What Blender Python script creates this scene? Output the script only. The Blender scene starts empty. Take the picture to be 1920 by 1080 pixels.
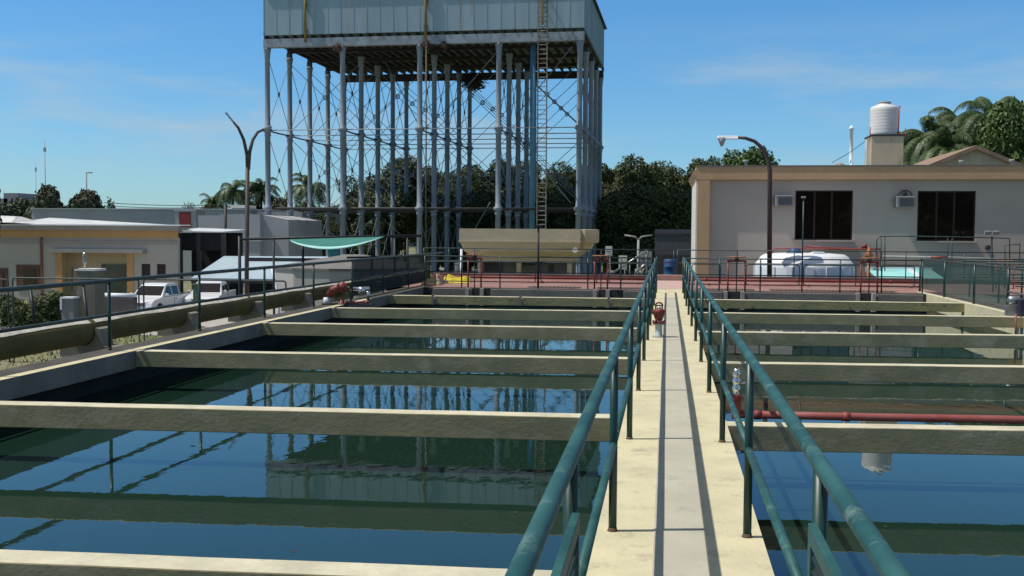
import bpy, bmesh, math, random
import numpy as np
from mathutils import Vector, Matrix
random.seed(7); RNG = np.random.default_rng(7)
R = math.radians
scene = bpy.context.scene
COL = scene.collection

# ------------------------------------------------------------------ camera
F = 2000.0; YAW = math.atan(290/2000.0); PITCH = math.atan(103.7/2000.0); ROLL = 0.006
CAMP = Vector((0, 0, 1.6))
_fw = Vector((-math.sin(YAW)*math.cos(PITCH), math.cos(YAW)*math.cos(PITCH), -math.sin(PITCH)))
_r0 = Vector((math.cos(YAW), math.sin(YAW), 0)); _u0 = _r0.cross(_fw)
_rt = _r0*math.cos(ROLL) + _u0*math.sin(ROLL); _up = -_r0*math.sin(ROLL) + _u0*math.cos(ROLL)
cd = bpy.data.cameras.new("camera"); cam = bpy.data.objects.new("camera", cd); COL.objects.link(cam)
cam.matrix_world = Matrix(((_rt.x, _up.x, -_fw.x, CAMP.x), (_rt.y, _up.y, -_fw.y, CAMP.y), (_rt.z, _up.z, -_fw.z, CAMP.z), (0, 0, 0, 1)))
cd.sensor_width = 36; cd.lens = 36*F/1920; cd.clip_start = 0.05; cd.clip_end = 5000
scene.camera = cam
def ray(px, py): return _fw + _rt*((px-960)/F) - _up*((py-540)/F)
def at(px, py, Y):                       # point of the plane y=Y seen at a photo pixel (measuring aid)
    d = ray(px, py); return CAMP + d*(Y/d.y)
def atz(px, py, z=0.0):
    d = ray(px, py); return CAMP + d*((z-CAMP.z)/d.z)
def X(px, Y): return at(px, 438, Y).x
def Z(px, py, Y): return at(px, py, Y).z

# ------------------------------------------------------------------ world, sun, exposure
SUN_EL = 61.0; SUN_AZ = 259.0            # azimuth clockwise from +Y
w = bpy.data.worlds.new("World"); scene.world = w; w.use_nodes = True
nt = w.node_tree; nt.nodes.clear()
out = nt.nodes.new("ShaderNodeOutputWorld"); bg = nt.nodes.new("ShaderNodeBackground"); sky = nt.nodes.new("ShaderNodeTexSky")
sky.sky_type = 'NISHITA'; sky.sun_disc = False; sky.sun_elevation = R(SUN_EL); sky.sun_rotation = R(SUN_AZ)
sky.air_density = 1.0; sky.dust_density = 0.3; sky.ozone_density = 2.2; sky.altitude = 300
def nn(t_, **k):
    n_ = nt.nodes.new(t_)
    for a_, b_ in k.items(): setattr(n_, a_, b_)
    return n_
tc = nn("ShaderNodeTexCoord"); sepz = nn("ShaderNodeSeparateXYZ"); nt.links.new(tc.outputs['Generated'], sepz.inputs[0])
def mrange(a, b, c, d, src):
    m_ = nn("ShaderNodeMapRange"); m_.interpolation_type = 'SMOOTHSTEP'
    for i_, v_ in zip((1, 2, 3, 4), (a, b, c, d)): m_.inputs[i_].default_value = v_
    nt.links.new(src, m_.inputs[0]); return m_.outputs[0]
def mixc(fac, A, B, mode='MIX'):
    m_ = nn("ShaderNodeMix", data_type='RGBA', blend_type=mode)
    if isinstance(fac, float): m_.inputs['Factor'].default_value = fac
    else: nt.links.new(fac, m_.inputs['Factor'])
    for k_, v_ in (('A', A), ('B', B)):
        if isinstance(v_, tuple): m_.inputs[k_].default_value = (*v_, 1)
        else: nt.links.new(v_, m_.inputs[k_])
    return m_.outputs['Result']
tint = mixc(mrange(0, .24, 0, 1, sepz.outputs[2]), (.57, .87, 1.12), (.50, .96, 1.26))
skyc = mixc(1.0, sky.outputs[0], tint, 'MULTIPLY')
mp = nn("ShaderNodeMapping"); mp.inputs['Scale'].default_value = (1.3, 1.3, 8.0); mp.inputs['Rotation'].default_value = (0, R(5), 0); mp.inputs['Location'].default_value = (.3, .1, 0)
nz = nn("ShaderNodeTexNoise"); nz.inputs['Scale'].default_value = 2.0; nz.inputs['Detail'].default_value = 7; nz.inputs['Roughness'].default_value = .6
nt.links.new(tc.outputs['Generated'], mp.inputs['Vector']); nt.links.new(mp.outputs[0], nz.inputs['Vector'])
wl = mrange(.03, .085, 0, 1, sepz.outputs[2]); wh = mrange(.13, .20, 1, 0, sepz.outputs[2])
wm = nn("ShaderNodeMath", operation='MULTIPLY'); nt.links.new(wl, wm.inputs[0]); nt.links.new(wh, wm.inputs[1])
wm2 = nn("ShaderNodeMath", operation='MULTIPLY'); nt.links.new(wm.outputs[0], wm2.inputs[0]); nt.links.new(mrange(.42, .66, 0, .6, nz.outputs['Fac']), wm2.inputs[1]); wisp = wm2.outputs[0]
skyc = mixc(wisp, skyc, (4.3, 5.3, 5.9))
veil = mrange(.36, .68, 0, .8, sepz.outputs[2])      # unseen whitish upper sky, added to make the fill light less blue
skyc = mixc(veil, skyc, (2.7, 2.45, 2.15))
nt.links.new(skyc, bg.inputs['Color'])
bg.inputs['Strength'].default_value = 0.105
nt.links.new(bg.outputs[0], out.inputs[0])
sd = bpy.data.lights.new("sun", 'SUN'); sd.energy = 4.0; sd.angle = R(.5); sd.color = (1, .955, .88)
so = bpy.data.objects.new("sun", sd); COL.objects.link(so)
sv = Vector((math.sin(R(SUN_AZ))*math.cos(R(SUN_EL)), math.cos(R(SUN_AZ))*math.cos(R(SUN_EL)), math.sin(R(SUN_EL))))
so.rotation_euler = (-sv).to_track_quat('-Z', 'Y').to_euler(); so.location = (-20, 0, 40)
scene.view_settings.view_transform = 'Standard'; scene.view_settings.look = 'None'
scene.view_settings.exposure = 0.0; scene.view_settings.gamma = 1.0
scene.render.resolution_x = 1024; scene.render.resolution_y = 576

# ------------------------------------------------------------------ materials
MATS = {}
def mat(name, c, c2=None, scale=3.0, rough=.7, bump=0.0, bscale=None, metal=0.0, spec=.4, stretch=(1, 1, 1), lo=.38, hi=.62, c3=None, s3=1.2, l3=.5, h3=.62, world=False, emit=None):
    m = bpy.data.materials.new(name); m.use_nodes = True; t = m.node_tree; b = t.nodes['Principled BSDF']
    b.inputs['Roughness'].default_value = rough; b.inputs['Metallic'].default_value = metal; b.inputs['Specular IOR Level'].default_value = spec
    b.inputs['Base Color'].default_value = (*c, 1)
    vec = None
    if c2 or bump or c3:
        if world:
            g = t.nodes.new("ShaderNodeNewGeometry"); src = g.outputs['Position']
        else:
            g = t.nodes.new("ShaderNodeTexCoord"); src = g.outputs['Object']
        mpn = t.nodes.new("ShaderNodeMapping"); mpn.inputs['Scale'].default_value = stretch
        t.links.new(src, mpn.inputs['Vector']); vec = mpn.outputs[0]
    last = None
    if c2:
        n = t.nodes.new("ShaderNodeTexNoise"); n.inputs['Scale'].default_value = scale; n.inputs['Detail'].default_value = 6; n.inputs['Roughness'].default_value = .65
        t.links.new(vec, n.inputs['Vector'])
        mr = t.nodes.new("ShaderNodeMapRange"); mr.inputs[1].default_value = lo; mr.inputs[2].default_value = hi; t.links.new(n.outputs['Fac'], mr.inputs[0])
        x = t.nodes.new("ShaderNodeMix"); x.data_type = 'RGBA'; x.inputs['A'].default_value = (*c, 1); x.inputs['B'].default_value = (*c2, 1)
        t.links.new(mr.outputs[0], x.inputs['Factor']); last = x.outputs['Result']
        if c3:
            n3 = t.nodes.new("ShaderNodeTexNoise"); n3.inputs['Scale'].default_value = s3; n3.inputs['Detail'].default_value = 8; n3.inputs['Roughness'].default_value = .7
            t.links.new(vec, n3.inputs['Vector'])
            m3 = t.nodes.new("ShaderNodeMapRange"); m3.inputs[1].default_value = l3; m3.inputs[2].default_value = h3; t.links.new(n3.outputs['Fac'], m3.inputs[0])
            x3 = t.nodes.new("ShaderNodeMix"); x3.data_type = 'RGBA'; t.links.new(last, x3.inputs['A']); x3.inputs['B'].default_value = (*c3, 1)
            t.links.new(m3.outputs[0], x3.inputs['Factor']); last = x3.outputs['Result']
        t.links.new(last, b.inputs['Base Color'])
    if bump:
        nb = t.nodes.new("ShaderNodeTexNoise"); nb.inputs['Scale'].default_value = bscale or scale*4; nb.inputs['Detail'].default_value = 8; nb.inputs['Roughness'].default_value = .6
        t.links.new(vec, nb.inputs['Vector'])
        bp = t.nodes.new("ShaderNodeBump"); bp.inputs['Strength'].default_value = bump; bp.inputs['Distance'].default_value = .03
        t.links.new(nb.outputs['Fac'], bp.inputs['Height']); t.links.new(bp.outputs[0], b.inputs['Normal'])
    if emit: b.inputs['Emission Color'].default_value = (*emit, 1); b.inputs['Emission Strength'].default_value = 1
    MATS[name] = m; return m
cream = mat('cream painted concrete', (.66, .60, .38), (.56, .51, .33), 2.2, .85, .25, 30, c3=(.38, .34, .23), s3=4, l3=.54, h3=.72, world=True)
creamtop = mat('pale beam top paint', (.66, .62, .45), (.50, .47, .34), 2.5, .85, .2, 30, c3=(.32, .31, .24), s3=3.5, l3=.6, h3=.75, world=True)
walkmat = mat('walkway concrete', (.50, .475, .37), (.44, .415, .32), 1.2, .85, .15, 40, c3=(.34, .32, .25), s3=3.5, l3=.55, h3=.74, world=True)
moss = mat('mossy rendered concrete', (.46, .385, .20), (.32, .29, .165), 1.3, .9, .10, 20, c3=(.56, .48, .33), s3=2.0, l3=.5, h3=.72, stretch=(1, 1, 1.6), world=True)
mossy2 = mat('stained yellow render', (.40, .35, .16), (.28, .26, .14), 1.4, .9, .35, 14, c3=(.07, .075, .05), s3=3, l3=.58, h3=.7, world=True)
greyconc = mat('grey concrete', (.26, .235, .19), (.19, .175, .15), 1.8, .9, .25, 18, world=True)
darkled = mat('dark grey ledge', (.06, .058, .052), (.095, .09, .08), 2.0, .95, .4, 25, world=True)  # much darker than the cream coping beside it
darkconc = mat('dark damp concrete', (.06, .062, .055), (.035, .038, .034), 2.5, .85, .4, 18, world=True)
pinkfloor = mat('faded pink floor paint', (.27, .135, .115), (.35, .22, .185), 1.0, .85, .1, 20, c3=(.2, .10, .085), s3=2, l3=.52, h3=.7, world=True)
redkerb = mat('dark red kerb paint', (.13, .075, .062), (.18, .125, .11), 1.5, .85, world=True)
salmon = mat('salmon kerb top', (.50, .30, .22), (.40, .24, .18), 2, .85, world=True)
teal = mat('weathered green rail paint', (.014, .075, .072), (.036, .13, .12), 2.2, .5, .06, 40, spec=.4, lo=.42, hi=.64, c3=(.16, .24, .21), s3=5, l3=.56, h3=.72, stretch=(1, 1, 1), world=True)
rustm = mat('rusty weld paint', (.16, .07, .035), (.06, .07, .05), 18, .8, world=True)
postgreen = mat('dark green post paint', (.006, .034, .028), (.01, .055, .044), 4, .4, spec=.5, world=True)
railgrey = mat('dull green grey rail', (.03, .05, .047), (.06, .08, .075), 5, .5, world=True)
blackrail = mat('black steel', (.012, .014, .016), (.02, .022, .024), 5, .5)
redpaint = mat('oxide red paint', (.19, .032, .026), (.27, .06, .045), 3, .5, .05, 30, world=True)
redpink = mat('faded red pipe', (.27, .06, .052), (.33, .11, .10), 2, .6, world=True)
orange = mat('orange handwheel', (.42, .16, .06), (.3, .1, .04), 6, .55)
steel = mat('galvanised steel', (.42, .43, .42), (.30, .31, .31), 6, .35, metal=.7)
chrome = mat('bright metal', (.7, .7, .68), rough=.18, metal=.9)
olivepipe = mat('olive painted pipe', (.15, .125, .05), (.10, .088, .04), 1.5, .85, .05, 14, spec=.15, c3=(.14, .115, .07), s3=4, l3=.55, h3=.7, world=True)
pipetop = mat('sunlit pale pipe band', (.66, .64, .57), (.42, .40, .34), 4, .85, .3, 20, world=True)
tankblue = mat('blue grey tank paint', (.32, .43, .47), (.26, .36, .40), .9, .6, c3=(.30, .29, .25), s3=1.6, l3=.56, h3=.74, stretch=(1, 1, .10))
girder = mat('pale blue girder', (.34, .38, .42), (.24, .27, .29), 1.2, .6, c3=(.14, .10, .08), s3=1.5, l3=.58, h3=.7)
colblue = mat('blue grey iron column', (.25, .285, .32), (.18, .21, .24), 1.4, .55, stretch=(1, 1, .3), c3=(.13, .11, .10), s3=1.1, l3=.6, h3=.72)
darkiron = mat('dark rusty iron', (.035, .035, .038), (.06, .048, .042), 2, .7)
rodiron = mat('bracing iron', (.22, .25, .28), (.12, .13, .14), 2, .6)
skyblue = mat('sky blue pipe paint', (.10, .26, .36), (.08, .2, .28), 2, .5)
yellowpipe = mat('ochre overflow pipe', (.30, .22, .05), (.18, .13, .05), 1.5, .6, stretch=(1, 1, .4))
ladderm = mat('ladder iron', (.28, .27, .24), (.16, .11, .07), 2.5, .6)
hopperm = mat('yellowed concrete', (.60, .49, .33), (.50, .42, .29), .8, .9, .2, 10, c3=(.31, .27, .185), s3=.6, l3=.55, h3=.75, stretch=(1, 1, 2.5))
hopperedge = mat('hopper pale edge', (.56, .44, .32), (.48, .39, .29), 1, .9)
wallgrey = mat('grey rendered wall', (.53, .44, .36), (.49, .41, .34), .6, .9, .08, 12, c3=(.43, .35, .29), s3=.5, l3=.55, h3=.8)
peach = mat('peach fascia paint', (.62, .39, .21), (.55, .35, .19), .8, .85, c3=(.46, .30, .18), s3=.7, l3=.58, h3=.8, stretch=(1, 1, .5))
whitewall = mat('white wall', (.72, .70, .64), (.62, .6, .54), 1, .9)
rooftop = mat('flat roof membrane', (.22, .21, .19), (.16, .155, .14), .7, .9)
glassdk = mat('dark window glass', (.014, .008, .006), rough=.03, spec=.9)
framebr = mat('brown window frame', (.035, .014, .011), rough=.5)
acwhite = mat('air conditioner casing', (.33, .32, .30), (.27, .265, .25), 5, .6)
acgrille = mat('air conditioner grille', (.10, .10, .11), rough=.7)
whiteplas = mat('white polyethylene', (.80, .82, .84), (.74, .76, .78), 2, .45)
creamtank = mat('off white tank plastic', (.78, .76, .72), (.70, .68, .64), 1.2, .5)
bluecap = mat('blue lid', (.02, .06, .16), rough=.5)
cyanp = mat('cyan basin paint', (.32, .72, .70), (.38, .78, .76), 1.5, .5)
stainwall = mat('water stained plaster', (.66, .52, .35), (.54, .43, .29), 1.4, .9, c3=(.26, .21, .14), s3=1.1, l3=.54, h3=.66, stretch=(1.4, 1, .5))
ochre = mat('ochre trim paint', (.62, .33, .12), (.54, .30, .12), 1, .85)
yellwall = mat('pale yellow wall', (.60, .47, .27), (.52, .42, .26), .8, .9)
mauve = mat('pale mauve wall', (.50, .44, .36), (.45, .40, .33), .5, .9)
brownred = mat('brick red wall', (.17, .085, .06), (.12, .07, .05), 2, .9)
roofwhite = mat('bright sheet roofing', (.72, .72, .70), (.60, .60, .59), .8, .5)
roofblue = mat('pale blue sheet roofing', (.42, .52, .58), (.36, .46, .52), .7, .55)
greywall2 = mat('distant grey wall', (.40, .40, .40), (.34, .34, .345), .2, .9)
redsign = mat('red sign panel', (.28, .03, .03), (.2, .03, .03), 2, .6)
tanktop = mat('grey concrete tank roof', (.20, .195, .18), (.16, .155, .145), .8, .9)
tankwall = mat('grey concrete tank wall', (.50, .47, .44), (.44, .415, .39), .6, .9)
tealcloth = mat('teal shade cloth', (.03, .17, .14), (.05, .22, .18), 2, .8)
yellow = mat('yellow tarpaulin', (.62, .52, .02), (.5, .4, .03), 6, .5, .4, 8)
beige = mat('beige tarpaulin', (.42, .31, .19), (.34, .25, .15), 4, .8, .4, 8)
carwhite = mat('white car paint', (.72, .73, .74), rough=.25, spec=.6)
tyre = mat('tyre rubber', (.015, .015, .015), rough=.85)
headl = mat('headlight glass', (.35, .37, .4), rough=.1, spec=.8)
bark = mat('bark', (.11, .08, .055), (.07, .05, .035), 5, .95, .4, 12)
leafdk = mat('dark fig foliage', (.085, .11, .034), (.045, .062, .02), .35, .65, c3=(.10, .12, .035), s3=1.1, l3=.5, h3=.7)
leafmid = mat('green foliage', (.075, .135, .022), (.04, .08, .014), .6, .6, c3=(.09, .13, .03), s3=1.5, l3=.5, h3=.7)
leafhaze = mat('hazed grey green foliage', (.10, .11, .06), (.065, .075, .045), .4, .7)  # lighter grey-green with distance haze put into the leaf colour
leafpalm = mat('palm frond', (.07, .115, .03), (.035, .06, .016), .8, .5, c3=(.12, .16, .06), s3=2, l3=.52, h3=.7)
twig = mat('dry twigs', (.16, .11, .09), (.09, .06, .05), 3, .95)
grass = mat('grass and dirt', (.17, .18, .07), (.24, .21, .14), .35, .95, .5, 8, c3=(.11, .15, .05), s3=.12, l3=.45, h3=.6, world=True)
yardconc = mat('pale concrete yard', (.42, .39, .35), (.36, .34, .30), .4, .9, .2, 8, world=True)
bluedrum = mat('blue plastic drum', (.02, .07, .18), rough=.5)
cable = mat('black cable', (.02, .02, .02), rough=.7)
louvre = mat('louvre dark paint', (.02, .03, .026), rough=.5)
def netmat(name, c, fac):
    m = bpy.data.materials.new(name); m.use_nodes = True; t = m.node_tree; b = t.nodes['Principled BSDF']; b.inputs['Base Color'].default_value = (*c, 1); b.inputs['Roughness'].default_value = .9
    tr = t.nodes.new("ShaderNodeBsdfTransparent"); ms = t.nodes.new("ShaderNodeMixShader"); ms.inputs[0].default_value = fac
    t.links.new(tr.outputs[0], ms.inputs[1]); t.links.new(b.outputs[0], ms.inputs[2]); t.links.new(ms.outputs[0], t.nodes['Material Output'].inputs[0]); return m
netgreen = netmat('fine green wire cloth', (.02, .07, .06), .5)
netdark = netmat('fine dark wire cloth', (.015, .03, .03), .72)
def watermat():
    m = bpy.data.materials.new('basin water'); m.use_nodes = True; t = m.node_tree; b = t.nodes['Principled BSDF']
    b.inputs['Base Color'].default_value = (.011, .032, .022, 1); b.inputs['Roughness'].default_value = .015; b.inputs['IOR'].default_value = 1.46
    g = t.nodes.new("ShaderNodeNewGeometry"); mpn = t.nodes.new("ShaderNodeMapping"); mpn.inputs['Scale'].default_value = (1, .55, 1)
    n1 = t.nodes.new("ShaderNodeTexNoise"); n1.inputs['Scale'].default_value = 1.6; n1.inputs['Detail'].default_value = 3
    n2 = t.nodes.new("ShaderNodeTexNoise"); n2.inputs['Scale'].default_value = 9; n2.inputs['Detail'].default_value = 2
    b1 = t.nodes.new("ShaderNodeBump"); b1.inputs['Strength'].default_value = .025; b1.inputs['Distance'].default_value = .06
    b2 = t.nodes.new("ShaderNodeBump"); b2.inputs['Strength'].default_value = .03; b2.inputs['Distance'].default_value = .012
    t.links.new(g.outputs['Position'], mpn.inputs[0]); t.links.new(mpn.outputs[0], n1.inputs['Vector']); t.links.new(mpn.outputs[0], n2.inputs['Vector'])
    t.links.new(n1.outputs['Fac'], b1.inputs['Height']); t.links.new(n2.outputs['Fac'], b2.inputs['Height']); t.links.new(b1.outputs[0], b2.inputs['Normal']); t.links.new(b2.outputs[0], b.inputs['Normal'])
    return m
water_m = watermat()

# ------------------------------------------------------------------ builders
ORG = {}
class MB:
    def __init__(s): s.v = []; s.f = []; s.m = []; s.sm = []
    def add(s, vs, fs, mi=0, smooth=False):
        o = len(s.v); s.v += [tuple(p) for p in vs]
        for f in fs: s.f.append(tuple(i+o for i in f)); s.m.append(mi); s.sm.append(smooth)
        return s
    def box(s, x0, x1, y0, y1, z0, z1, mi=0, top=None):
        vs = [(x0, y0, z0), (x1, y0, z0), (x1, y1, z0), (x0, y1, z0), (x0, y0, z1), (x1, y0, z1), (x1, y1, z1), (x0, y1, z1)]
        s.add(vs, [(3, 2, 1, 0), (0, 1, 5, 4), (1, 2, 6, 5), (2, 3, 7, 6), (3, 0, 4, 7)], mi); s.add(vs, [(4, 5, 6, 7)], mi if top is None else top); return s
    def hexa(s, vs, mi=0, top=None):         # 8 points: bottom loop then top loop
        s.add(vs, [(3, 2, 1, 0), (0, 1, 5, 4), (1, 2, 6, 5), (2, 3, 7, 6), (3, 0, 4, 7)], mi); s.add(vs, [(4, 5, 6, 7)], mi if top is None else top); return s
    def tube(s, pts, r, n=10, mi=0, cap=True, r2=None):
        pts = [Vector(p) for p in pts]; k = len(pts); rings = []; up = None
        for i, p in enumerate(pts):
            d = (pts[min(i+1, k-1)] - pts[max(i-1, 0)]).normalized()
            if up is None: up = Vector((0, 0, 1)) if abs(d.z) < .9 else Vector((0, 1, 0))
            a = d.cross(up).normalized(); b = a.cross(d).normalized(); up = b
            rr = r if r2 is None else r + (r2-r)*i/(k-1)
            rings.append([p + a*(math.cos(2*math.pi*j/n)*rr) + b*(math.sin(2*math.pi*j/n)*rr) for j in range(n)])
        vs = [q for rg in rings for q in rg]; fs = []
        for i in range(k-1):
            for j in range(n): fs.append((i*n+j, i*n+(j+1) % n, (i+1)*n+(j+1) % n, (i+1)*n+j))
        s.add(vs, fs, mi, True)
        if cap: s.add(rings[0], [tuple(range(n-1, -1, -1))], mi); s.add(rings[-1], [tuple(range(n))], mi)
        return s
    def lathe(s, c, prof, n=20, mi=0, axis='z', smooth=True):
        vs = []; fs = []; k = len(prof)
        for r, h in prof:
            for j in range(n):
                a = 2*math.pi*j/n; ca, sa = math.cos(a)*r, math.sin(a)*r
                if axis == 'z': vs.append((c[0]+ca, c[1]+sa, c[2]+h))
                elif axis == 'y': vs.append((c[0]+ca, c[1]+h, c[2]+sa))
                else: vs.append((c[0]+h, c[1]+ca, c[2]+sa))
        for i in range(k-1):
            for j in range(n):
                q = (i*n+j, i*n+(j+1) % n, (i+1)*n+(j+1) % n, (i+1)*n+j)
                fs.append(q if axis != 'y' else q[::-1])
        s.add(vs, fs, mi, smooth); s.add([vs[j] for j in range(n)], [tuple(range(n-1, -1, -1))], mi); s.add(vs[-n:], [tuple(range(n))], mi); return s
    def prism(s, poly, y0, y1, mi=0, axis='y'):   # poly in (x,z) extruded along y ; axis x: poly (y,z) along x
        n = len(poly)
        A = [(a, y0, b) if axis == 'y' else (y0, a, b) for a, b in poly]; B = [(a, y1, b) if axis == 'y' else (y1, a, b) for a, b in poly]
        s.add(A+B, [tuple(range(n)), tuple(range(2*n-1, n-1, -1))] + [(i, i+n, (i+1) % n+n, (i+1) % n) for i in range(n)], mi); return s
    def quad(s, a, b, c, d, mi=0): return s.add([a, b, c, d], [(0, 1, 2, 3)], mi)
    def build(s, name, mats, parent=None, loc=None, bevel=0, fixn=True):
        root = parent
        org = Vector(loc) if loc is not None else (ORG.get(parent.name, Vector()) if parent else Vector())
        me = bpy.data.meshes.new(name); me.from_pydata([(p[0]-org.x, p[1]-org.y, p[2]-org.z) for p in s.v], [], s.f)
        mats = mats if isinstance(mats, (list, tuple)) else [mats]
        for m in mats: me.materials.append(m)
        me.polygons.foreach_set('material_index', s.m); me.polygons.foreach_set('use_smooth', s.sm)
        if fixn:
            bm = bmesh.new(); bm.from_mesh(me); bmesh.ops.remove_doubles(bm, verts=bm.verts, dist=1e-5); bmesh.ops.recalc_face_normals(bm, faces=bm.faces); bm.to_mesh(me); bm.free()
        o = bpy.data.objects.new(name, me); COL.objects.link(o)
        if parent: o.parent = parent; ORG[o.name] = org
        else: o.location = org; ORG[o.name] = org
        if bevel:
            b = o.modifiers.new('bevel', 'BEVEL'); b.width = bevel; b.segments = 2; b.limit_method = 'ANGLE'
        return o
def tag(o, label, cat, group=None, kind=None):
    o['label'] = label; o['category'] = cat
    if group: o['group'] = group
    if kind: o['kind'] = kind
    return o
def thing(name, label, cat, loc=(0, 0, 0), group=None):
    o = bpy.data.objects.new(name, None); COL.objects.link(o); o.location = loc; o.empty_display_size = .3
    ORG[o.name] = Vector(loc); return tag(o, label, cat, group)
def struct(o): o['kind'] = 'structure'; return o
def cp(o, d):                                # copy of a part, shifted inside its thing
    c = o.copy(); COL.objects.link(c); c.parent = o.parent; c.location = Vector(o.location)+Vector(d)
    for ch in list(o.children):
        g = ch.copy(); COL.objects.link(g); g.parent = c
    return c
def cptree(root, loc, rotz=None, scale=None, label=None, group=None):
    r = root.copy(); COL.objects.link(r); r.location = loc
    if rotz is not None: r.rotation_euler = (0, 0, rotz)
    if scale is not None: r.scale = scale if hasattr(scale, '__len__') else (scale,)*3
    if label: r['label'] = label
    if group: r['group'] = group
    for ch in list(root.children):
        c = ch.copy(); COL.objects.link(c); c.parent = r
        for g in ch.children:
            d = g.copy(); COL.objects.link(d); d.parent = c
    return r
def arc(c, r, a0, a1, n, plane='xz', off=0):
    o = []
    for i in range(n+1):
        a = a0+(a1-a0)*i/n
        o.append((c[0]+r*math.cos(a), off, c[1]+r*math.sin(a)) if plane == 'xz' else (off, c[0]+r*math.cos(a), c[1]+r*math.sin(a)))
    return o
def roundloop(a, b, r=.06, rad=.018, n=6):    # rounded rectangular pipe loop between corners a (low) and b (high) in a vertical plane
    a = Vector(a); b = Vector(b); h = Vector((b.x-a.x, b.y-a.y, 0)); L = h.length; h.normalize(); H = b.z-a.z
    P = []
    for cx, cz, s0 in ((L-r, r, -math.pi/2), (L-r, H-r, 0), (r, H-r, math.pi/2), (r, r, math.pi)):
        for i in range(5):
            t = s0+i*math.pi/8; P.append(a+h*(cx+r*math.cos(t))+Vector((0, 0, cz+r*math.sin(t))))
    P.append(P[0]); return P

GZ = -3.0
WZ = -.535
# ------------------------------------------------------------------ ground and water
g = MB(); N = 40
g.box(-900, 900, -300, 1800, GZ-1, GZ); struct(g.build('ground', grass))
y = MB(); y.box(-38, -8.9, 44, 75, GZ, GZ+.004); y.box(-17, -12, 36, 44.0, GZ, GZ+.004); struct(y.build('yard_pavement', yardconc))
y = MB(); y.box(-40, 30, 128, 134, GZ, GZ+.008); struct(y.build('road', greyconc))
YB = 30.3
wq = MB(); wq.quad((-7.42, -4, WZ), (7, -4, WZ), (7, YB, WZ), (-7.42, YB, WZ)); struct(wq.build('water', water_m))

# ------------------------------------------------------------------ basin
bas = thing('settling_basin', 'wide concrete settling basin crossed by cream topped beams over green water', 'basin', (0, 10, GZ))
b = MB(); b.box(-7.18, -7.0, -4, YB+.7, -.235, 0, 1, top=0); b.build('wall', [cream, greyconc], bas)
b = MB(); b.box(-7.55, -7.42, -4, YB+.7, -3, -.24); b.build('recess_wall', darkiron, bas)  # near-black wall colour carries the shade under the slab
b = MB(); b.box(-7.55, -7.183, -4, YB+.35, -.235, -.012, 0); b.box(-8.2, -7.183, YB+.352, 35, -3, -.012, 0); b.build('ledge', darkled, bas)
b = MB(); b.box(7.0, 7.22, -4, YB+1.2, -3, 0, 1, top=0); o = b.build('wall', [cream, cream], bas)
b = MB(); b.box(6.996, 6.9995, -4, YB, -.56, -.40); b.build('waterline_stain', mat('algae waterline', (.05, .06, .03), (.09, .09, .04), 3, .8, world=True), bas)
b = MB(); b.box(7.223, 8.6, -4, YB+1.2, -3, -.02); b.build('ledge', greyconc, bas)
b = MB(); b.box(-7.42, 7.0, YB, YB+.35, -3, -.24, 0); b.box(-7.0, 7.0, YB, YB+.35, -.239, -.01, 0); b.build('end_wall', darkconc, bas)
BL = [(4.52, 4.80), (8.93, 9.26), (13.30, 13.70), (17.80, 18.10), (21.65, 22.10), (26.32, 26.36)]
BR = [(4.75, 5.05), (9.06, 9.60), (13.45, 13.95), (17.70, 18.25), (22.02, 22.26), (26.5, 26.52)]
for i, (a0, a1) in enumerate(BL):
    for side, (xa, xb, ya, yb) in enumerate(((-7.0, -.36, a0, a1), (.52, 7.0, BR[i][0], BR[i][1]))):
        m = MB(); t = .20
        if i == 5: t = .22
        nseg = 14; zj = lambda k: 0.0 + .0012*math.sin(k*2.3+i)
        for k in range(nseg):
            f0, f1 = k/nseg, (k+1)/nseg
            x0_, x1_ = xa+(xb-xa)*f0, xa+(xb-xa)*f1; y0_, y1_ = ya+(yb-ya)*f0, ya+(yb-ya)*f1
            vs = [(x0_, y0_, -.22), (x1_, y1_, -.22), (x1_, y1_+t, -.22), (x0_, y0_+t, -.22), (x0_, y0_, zj(k)-.006), (x1_, y1_, zj(k+1)-.006), (x1_, y1_+t, zj(k+1)-.006), (x0_, y0_+t, zj(k)-.006)]
            m.add(vs, [(3, 2, 1, 0), (0, 1, 5, 4), (2, 3, 7, 6)] + ([(3, 0, 4, 7)] if k == 0 else []) + ([(1, 2, 6, 5)] if k == nseg-1 else []), 1); m.add(vs, [(4, 5, 6, 7)], 0)
        m.build('cross_beam', [creamtop, mossy2 if i == 5 else moss], bas, bevel=.008)
for px in (878, 905, 1117, 1141, 1362, 1394, 1610, 1640):
    m = MB(); x = X(px, YB); m.box(x-.05, x+.05, YB-.16, YB-.002, -.5, .0); m.build('end_pier', wallgrey, bas)
# end launders (grey blocks between the valve bays)
for a, c in ((-6.7, -5.55), (-5.0, -1.9), (-1.2, -.45), (.6, 1.55), (2.15, 5.15), (5.7, 6.9)):
    m = MB(); m.box(a, c, YB-.12, YB-.002, -.34, -.02, 0); m.build('launder', greyconc, bas, bevel=.01)
for px, Yb in ((812, 26.3), (977, 26.3), (1143, 26.3)):
    m = MB(); x = X(px, Yb); m.box(x-.03, x+.03, 26.26, 26.315, -.22, .03); m.tube([(x+.03, 26.27, 0), (x+.06, 26.25, -.08), (x+.05, 26.26, -.2)], .012, 5); m.build('bracket', greyconc, bas)

# walkway
m = MB()
m.box(-.36, .52, -4, 31.2, -.14, 0, 1, top=0); m.box(-.05, .2, -4, 31.2, -3, -.142, 1)
wk = m.build('walkway', [cream, moss]); struct(wk)
m = MB(); m.box(-.05, .22, -4, 27.2, 0.0005, .004); struct(m.build('walkway_strip', walkmat))
for k in range(1, 12):
    pass
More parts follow.
